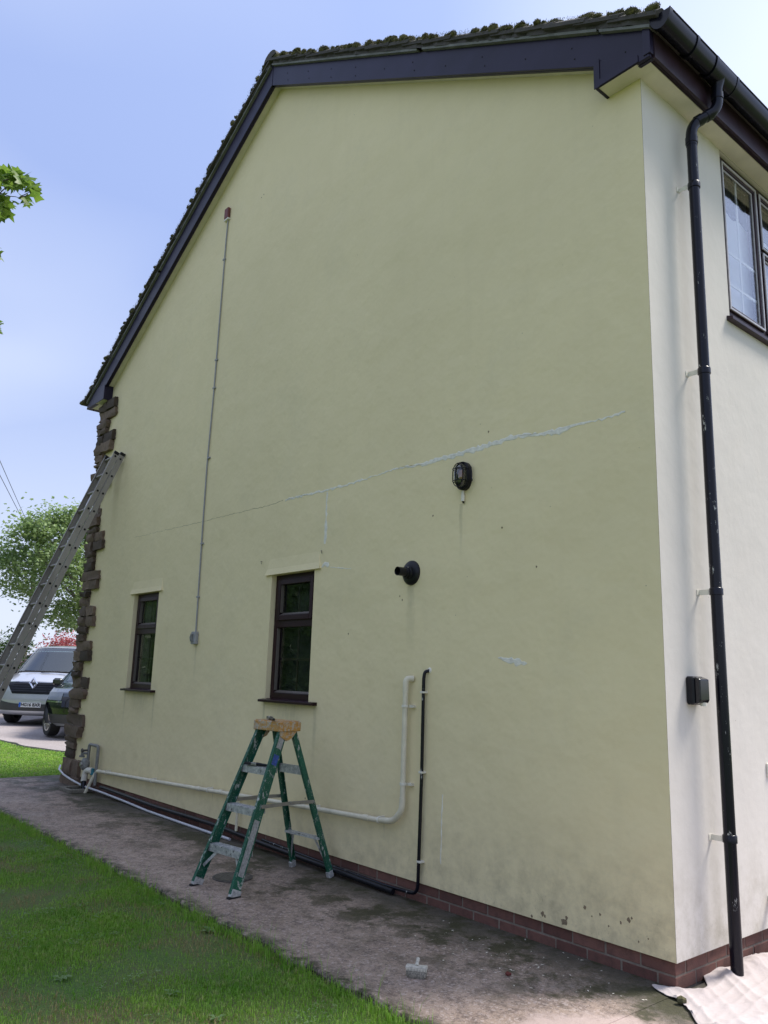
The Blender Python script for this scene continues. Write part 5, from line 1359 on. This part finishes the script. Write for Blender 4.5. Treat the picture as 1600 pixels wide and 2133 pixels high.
# ------------------------------------------------------------------ background
def D(u,v,dep):
    d=cf+cr*((u-800)/1651.788)-cu*((v-1066.5)/1651.788); return CAMLOC+d*dep
def limb(mb,a,b_,r0,r1,seed,n=6,wob=.08):
    r_=random.Random(seed); a=Vector(a); b_=Vector(b_); L_=(b_-a).length; pts=[];rs=[]
    for i in range(n+1):
        t=i/n; pts.append(a.lerp(b_,t)+Vector((r_.uniform(-1,1),r_.uniform(-1,1),r_.uniform(-.4,.6)))*wob*L_*math.sin(PI*t)); rs.append(r0+(r1-r0)*t)
    mb.tube(pts,rs,8); return pts
def tree(name,base,label,height,crad,czc,nleaf,lsize,mat,seed,group=None,trunk_r=.16,shape='oval',nclus=70,lean=(0,0,0),csc=.26):
    r_=np.random.default_rng(seed); rr=random.Random(seed); base=Vector(base)
    e=empty(name,base,label,'tree',0,group); mb=MB(); cc=Vector((lean[0],lean[1],czc))
    fork=Vector((0,0,czc-crad[2]*.75)); limb(mb,(0,0,-.2),fork,trunk_r,trunk_r*.7,seed,6,.03)
    # branch skeleton and leaf clusters at the ends
    cl_=[]
    for i in range(nclus):
        q=r_.normal(size=3); q/=np.linalg.norm(q); rad=r_.uniform(.45,1)**.5
        p_=cc+Vector((q[0]*crad[0]*rad,q[1]*crad[1]*rad,q[2]*crad[2]*rad)); cl_.append(p_)
    for i in range(9):
        tgt=cc+Vector((math.cos(i*2.4)*crad[0]*.55,math.sin(i*2.4)*crad[1]*.55,crad[2]*(.0+.09*i)))
        pts=limb(mb,fork+Vector((0,0,rr.uniform(-.1,.4))),tgt,trunk_r*.42,trunk_r*.12,seed+i,6,.10)
        for j in range(3):
            near=min(cl_,key=lambda c_:(c_-tgt).length+rr.uniform(0,crad[0])); limb(mb,pts[3+j],near,trunk_r*.14,trunk_r*.04,seed*3+i*5+j,5,.12)
    mb.build('trunk','bark',e,60)
    C=[]
    for p_ in cl_:
        n_=int(nleaf/nclus*r_.uniform(.5,1.5)); s_=np.array(crad)*csc*r_.uniform(.7,1.3)
        C.append(np.array(p_)+r_.normal(size=(n_,3))*s_*np.array([1,1,.62]))
    C=np.concatenate(C)
    obj('crown',leaves('crown',C,lsize*r_.uniform(.6,1.25,len(C)),mat,shape,.35,r_),e); return e
tb=D(157,1420,36); gz=.33
tree('broadleaf_tree',(tb.x,tb.y,gz),'leafy green tree behind the van and the leaning ladder',9,(2.9,2.9,2.75),5.85,17000,.165,'tree_leaf',11,None,.17,'maple',95,(-.55,-.75,0),.155)

def bush(name,c,rad,n_,ls,mat,label,cat,seed,boxy=1.0,cls=40):
    r_=np.random.default_rng(seed); e=empty(name,(c[0],c[1],c[2]),label,cat)
    cp=r_.uniform(-1,1,(cls,3)); 
    if boxy<1: cp/=np.maximum(1,np.linalg.norm(cp,axis=1))[:,None]
    C=[]
    for q in cp: C.append(q*np.array(rad)*.85+r_.normal(size=(n_//cls,3))*np.array(rad)*np.array([.20,.20,.16]))
    C=np.concatenate(C)+np.array([0,0,rad[2]]); C=C[C[:,2]>0]
    obj('foliage',leaves('foliage',C,ls*r_.uniform(.6,1.3,len(C)),mat,'oval',.25,r_),e)
    mb=MB()
    for k in range(7): limb(mb,(rad[0]*.5*math.cos(k*2.4),rad[1]*.5*math.sin(k*2.4),-.05),(rad[0]*.7*math.cos(k*2.4+.4),rad[1]*.7*math.sin(k*2.4+.4),rad[2]*1.5),.035,.010,seed+k,5)
    mb.build('stems','bark',e,60); return e
h0=D(-12,1400,24); bush('hedge',(h0.x-.2,h0.y-.2,.2),(1.15,1.15,1.20),7000,.12,'hedge_leaf','dense dark green clipped bush at the left edge behind the ladder','hedge',5,1.0,60)
s0=D(140,1345,29); bush('red_shrub',(s0.x,s0.y,.3),(1.0,1.0,1.24),6500,.11,'red_shrub_leaf','red leaved shrub showing above the van roof','shrub',6,.9,40)
# low garage with a brown gable
gd=D(114,1400,38); gar=empty('garage',(gd.x,gd.y,.38),'low brown boarded garage with pitched roof behind the van','garage',R(-14))
GW,GE,GRD=1.75,1.26,2.15; gs=(GRD-GE)/GW
MB().prism([(-GW,0),(GW,0),(GW,GE),(0,GRD),(-GW,GE)],'x',-4,0).build('wall','garage_wall',gar)
for k in range(14):
    y0_=-GW+k*.25; zt=GE+(GW-abs(y0_+.12))*gs-.06
    MB().box(.0,.022,y0_+.006,y0_+.244,.05,zt).build('board','garage_wall',gar)
for s in (-1,1):
    e_=GW+.2; ze=GE-.2*gs
    mb=MB(); mb.add([(-4.1,0,GRD+.05),(.18,0,GRD+.05),(.18,s*e_,ze+.05),(-4.1,s*e_,ze+.05),(-4.1,0,GRD+.13),(.18,0,GRD+.13),(.18,s*e_,ze+.13),(-4.1,s*e_,ze+.13)],[(0,1,2,3),(4,5,6,7),(1,2,6,5),(2,3,7,6)]); r_=mb.build('roof','garage_roof',gar)
    MB().bar((.16,0,GRD+.04),(.16,s*e_,ze+.04),.03,.16,(0,0,1)).build('bargeboard','garage_trim',gar)

# foreground tree at the left, only its outer twigs reach into view
nt_=empty('maple_tree',(-7.2,-6.2,-.03),'maple tree branch with bright lobed leaves at the upper left edge','tree')
mb=MB(); limb(mb,(0,0,-.1),(.1,.1,3.6),.17,.12,3,6,.03)
tips=[]
base=Vector((.1,.1,3.5)); O=Vector(nt_.location)
for k,(u,v,dep) in enumerate(((22,372,8.3),(-60,470,8.2),(-80,620,8.6),(-95,300,8.8),(-75,180,9.4),(-90,720,8.4),(-160,420,9.0))):
    tgt=D(u,v,dep)-O; pts=limb(mb,base+Vector((0,0,.15*k)),tgt,.055,.010,40+k,8,.05); tips.append((pts,tgt))
for k in range(16):
    a=k*2.4; tgt=Vector((1.9*math.cos(a)-.6,1.9*math.sin(a)-1.0,4.6+.22*k)); limb(mb,base,tgt,.06,.012,80+k,6,.07)
# twigs in view
tw=[(D(0,402,8.3),D(40,412,8.25)),(D(40,412,8.25),D(62,400,8.2)),(D(0,402,8.3),D(26,375,8.3)),(D(26,375,8.3),D(55,372,8.2)),(D(0,402,8.3),D(10,428,8.3)),(D(40,412,8.25),D(74,402,8.2)),(D(-60,400,8.3),D(0,402,8.3))]
for k,(a,b_) in enumerate(tw): limb(mb,a-O,b_-O,.006,.003,150+k,4,.06)
mb.build('trunk','bark',nt_,60)
C=[];sz=[]
r_=np.random.default_rng(31)
def cluster(u,v,dep,n_,su,sv,s0):
    for i in range(n_):
        p_=D(u+r_.normal()*su,v+r_.normal()*sv,dep+r_.normal()*.18)-O; C.append(tuple(p_)); sz.append(s0*r_.uniform(.7,1.25))
for (u,v,n_) in ((4,358,11),(18,362,10),(30,368,9),(44,368,8),(56,380,7),(68,392,5),(76,398,3),(14,384,7),(34,388,5),(46,415,3),(60,416,2),(80,410,1),(4,418,8),(14,428,5),(2,445,6),(9,440,4),(-12,380,26),(-14,430,22)): cluster(u,v,8.25,n_,5,6,.135)
for (u,v,n_) in ((-6,530,6),(1,537,2),(-9,685,9),(0,680,2),(1,694,2)): cluster(u,v,8.3,n_,2.5,6,.085)
Cc=[]
for k in range(60):
    q=r_.normal(size=3); q/=np.linalg.norm(q); c=np.array([-.9,-1.3,5.6])+q*np.array([2.0,2.0,2.3])*r_.uniform(.3,1)
    for i in range(34): Cc.append(c+r_.normal(size=3)*.34)
C=np.concatenate([np.array(C),np.array(Cc)]); sz=np.concatenate([np.array(sz),np.full(len(Cc),.14)])
obj('crown',leaves('crown',C,sz,'maple_leaf','maple',.25,r_),nt_)

# tall garden hedge across the lawn (seen mirrored in the dark windows)
hg=empty('conifer_hedge',(-22,-13,-.03),'tall dark conifer hedge closing the garden across the lawn','hedge')
xs_=np.linspace(-22,20,85); mb=MB(); V=[];F=[]
for i_,x in enumerate(xs_):
    hh=6.4+.35*math.sin(x*.9)+.25*math.sin(x*2.3+1); yy=.3*math.sin(x*1.3)
    V+=[(x,yy+.9,0),(x,yy+.75,hh*.6),(x,yy,hh),(x,yy-.8,0)]
    if i_:
        a=4*(i_-1)
        for k in range(3): F.append((a+k,a+4+k,a+5+k,a+1+k))
mb.add(V,F); mb.build('core','hedge_leaf',hg)
n_=9000; x=RNG.uniform(-22,20,n_); t=RNG.uniform(0,1,n_); hh=6.4+.35*np.sin(x*.9)+.25*np.sin(x*2.3+1)
C=np.stack([x,.3*np.sin(x*1.3)+.98-.95*t**2+RNG.normal(0,.12,n_),t*hh*1.03],1)
obj('foliage',leaves('foliage',C,RNG.uniform(.15,.35,n_),'hedge_leaf','oval',.15),hg)
# overhead cables and their poles
for k,(u0,v0,u1,v1) in enumerate(((0,960,68,1112),(0,990,64,1112))):
    a=D(u0,v0,30); b_=D(u1,v1,44); d=(b_-a); p_=[a-d*1.0+Vector((0,0,.5)),a-d*.4+Vector((0,0,.1)),a,a.lerp(b_,.5)-Vector((0,0,.03)),b_,b_+d*.25+Vector((0,0,.08))]
    tag(MB().tube([tuple(q) for q in p_],.012,6).build('overhead_cable','cable',None,60),('upper' if k==0 else 'lower')+' of the two thin overhead cables crossing the sky at the left','cable','overhead cables')
    if k==0: endA=p_[-1]; endB=p_[0]
for q,lab in ((endA,'wooden telegraph pole hidden behind the leafy tree'),(endB,'wooden telegraph pole out of view at the left of the lawn')):
    e=empty('telegraph_pole',(q.x,q.y,float(hgt(q.x))-.1),lab,'pole')
    MB().tube([(0,0,-.3),(0,0,q.z-float(hgt(q.x))+.2)],[.14,.10],12).build('pole','pole_wood',e,50)
    MB().box(-.5,.5,-.05,.05,q.z-float(hgt(q.x))-.05,q.z-float(hgt(q.x))+.05).build('cross_arm','pole_wood',e)
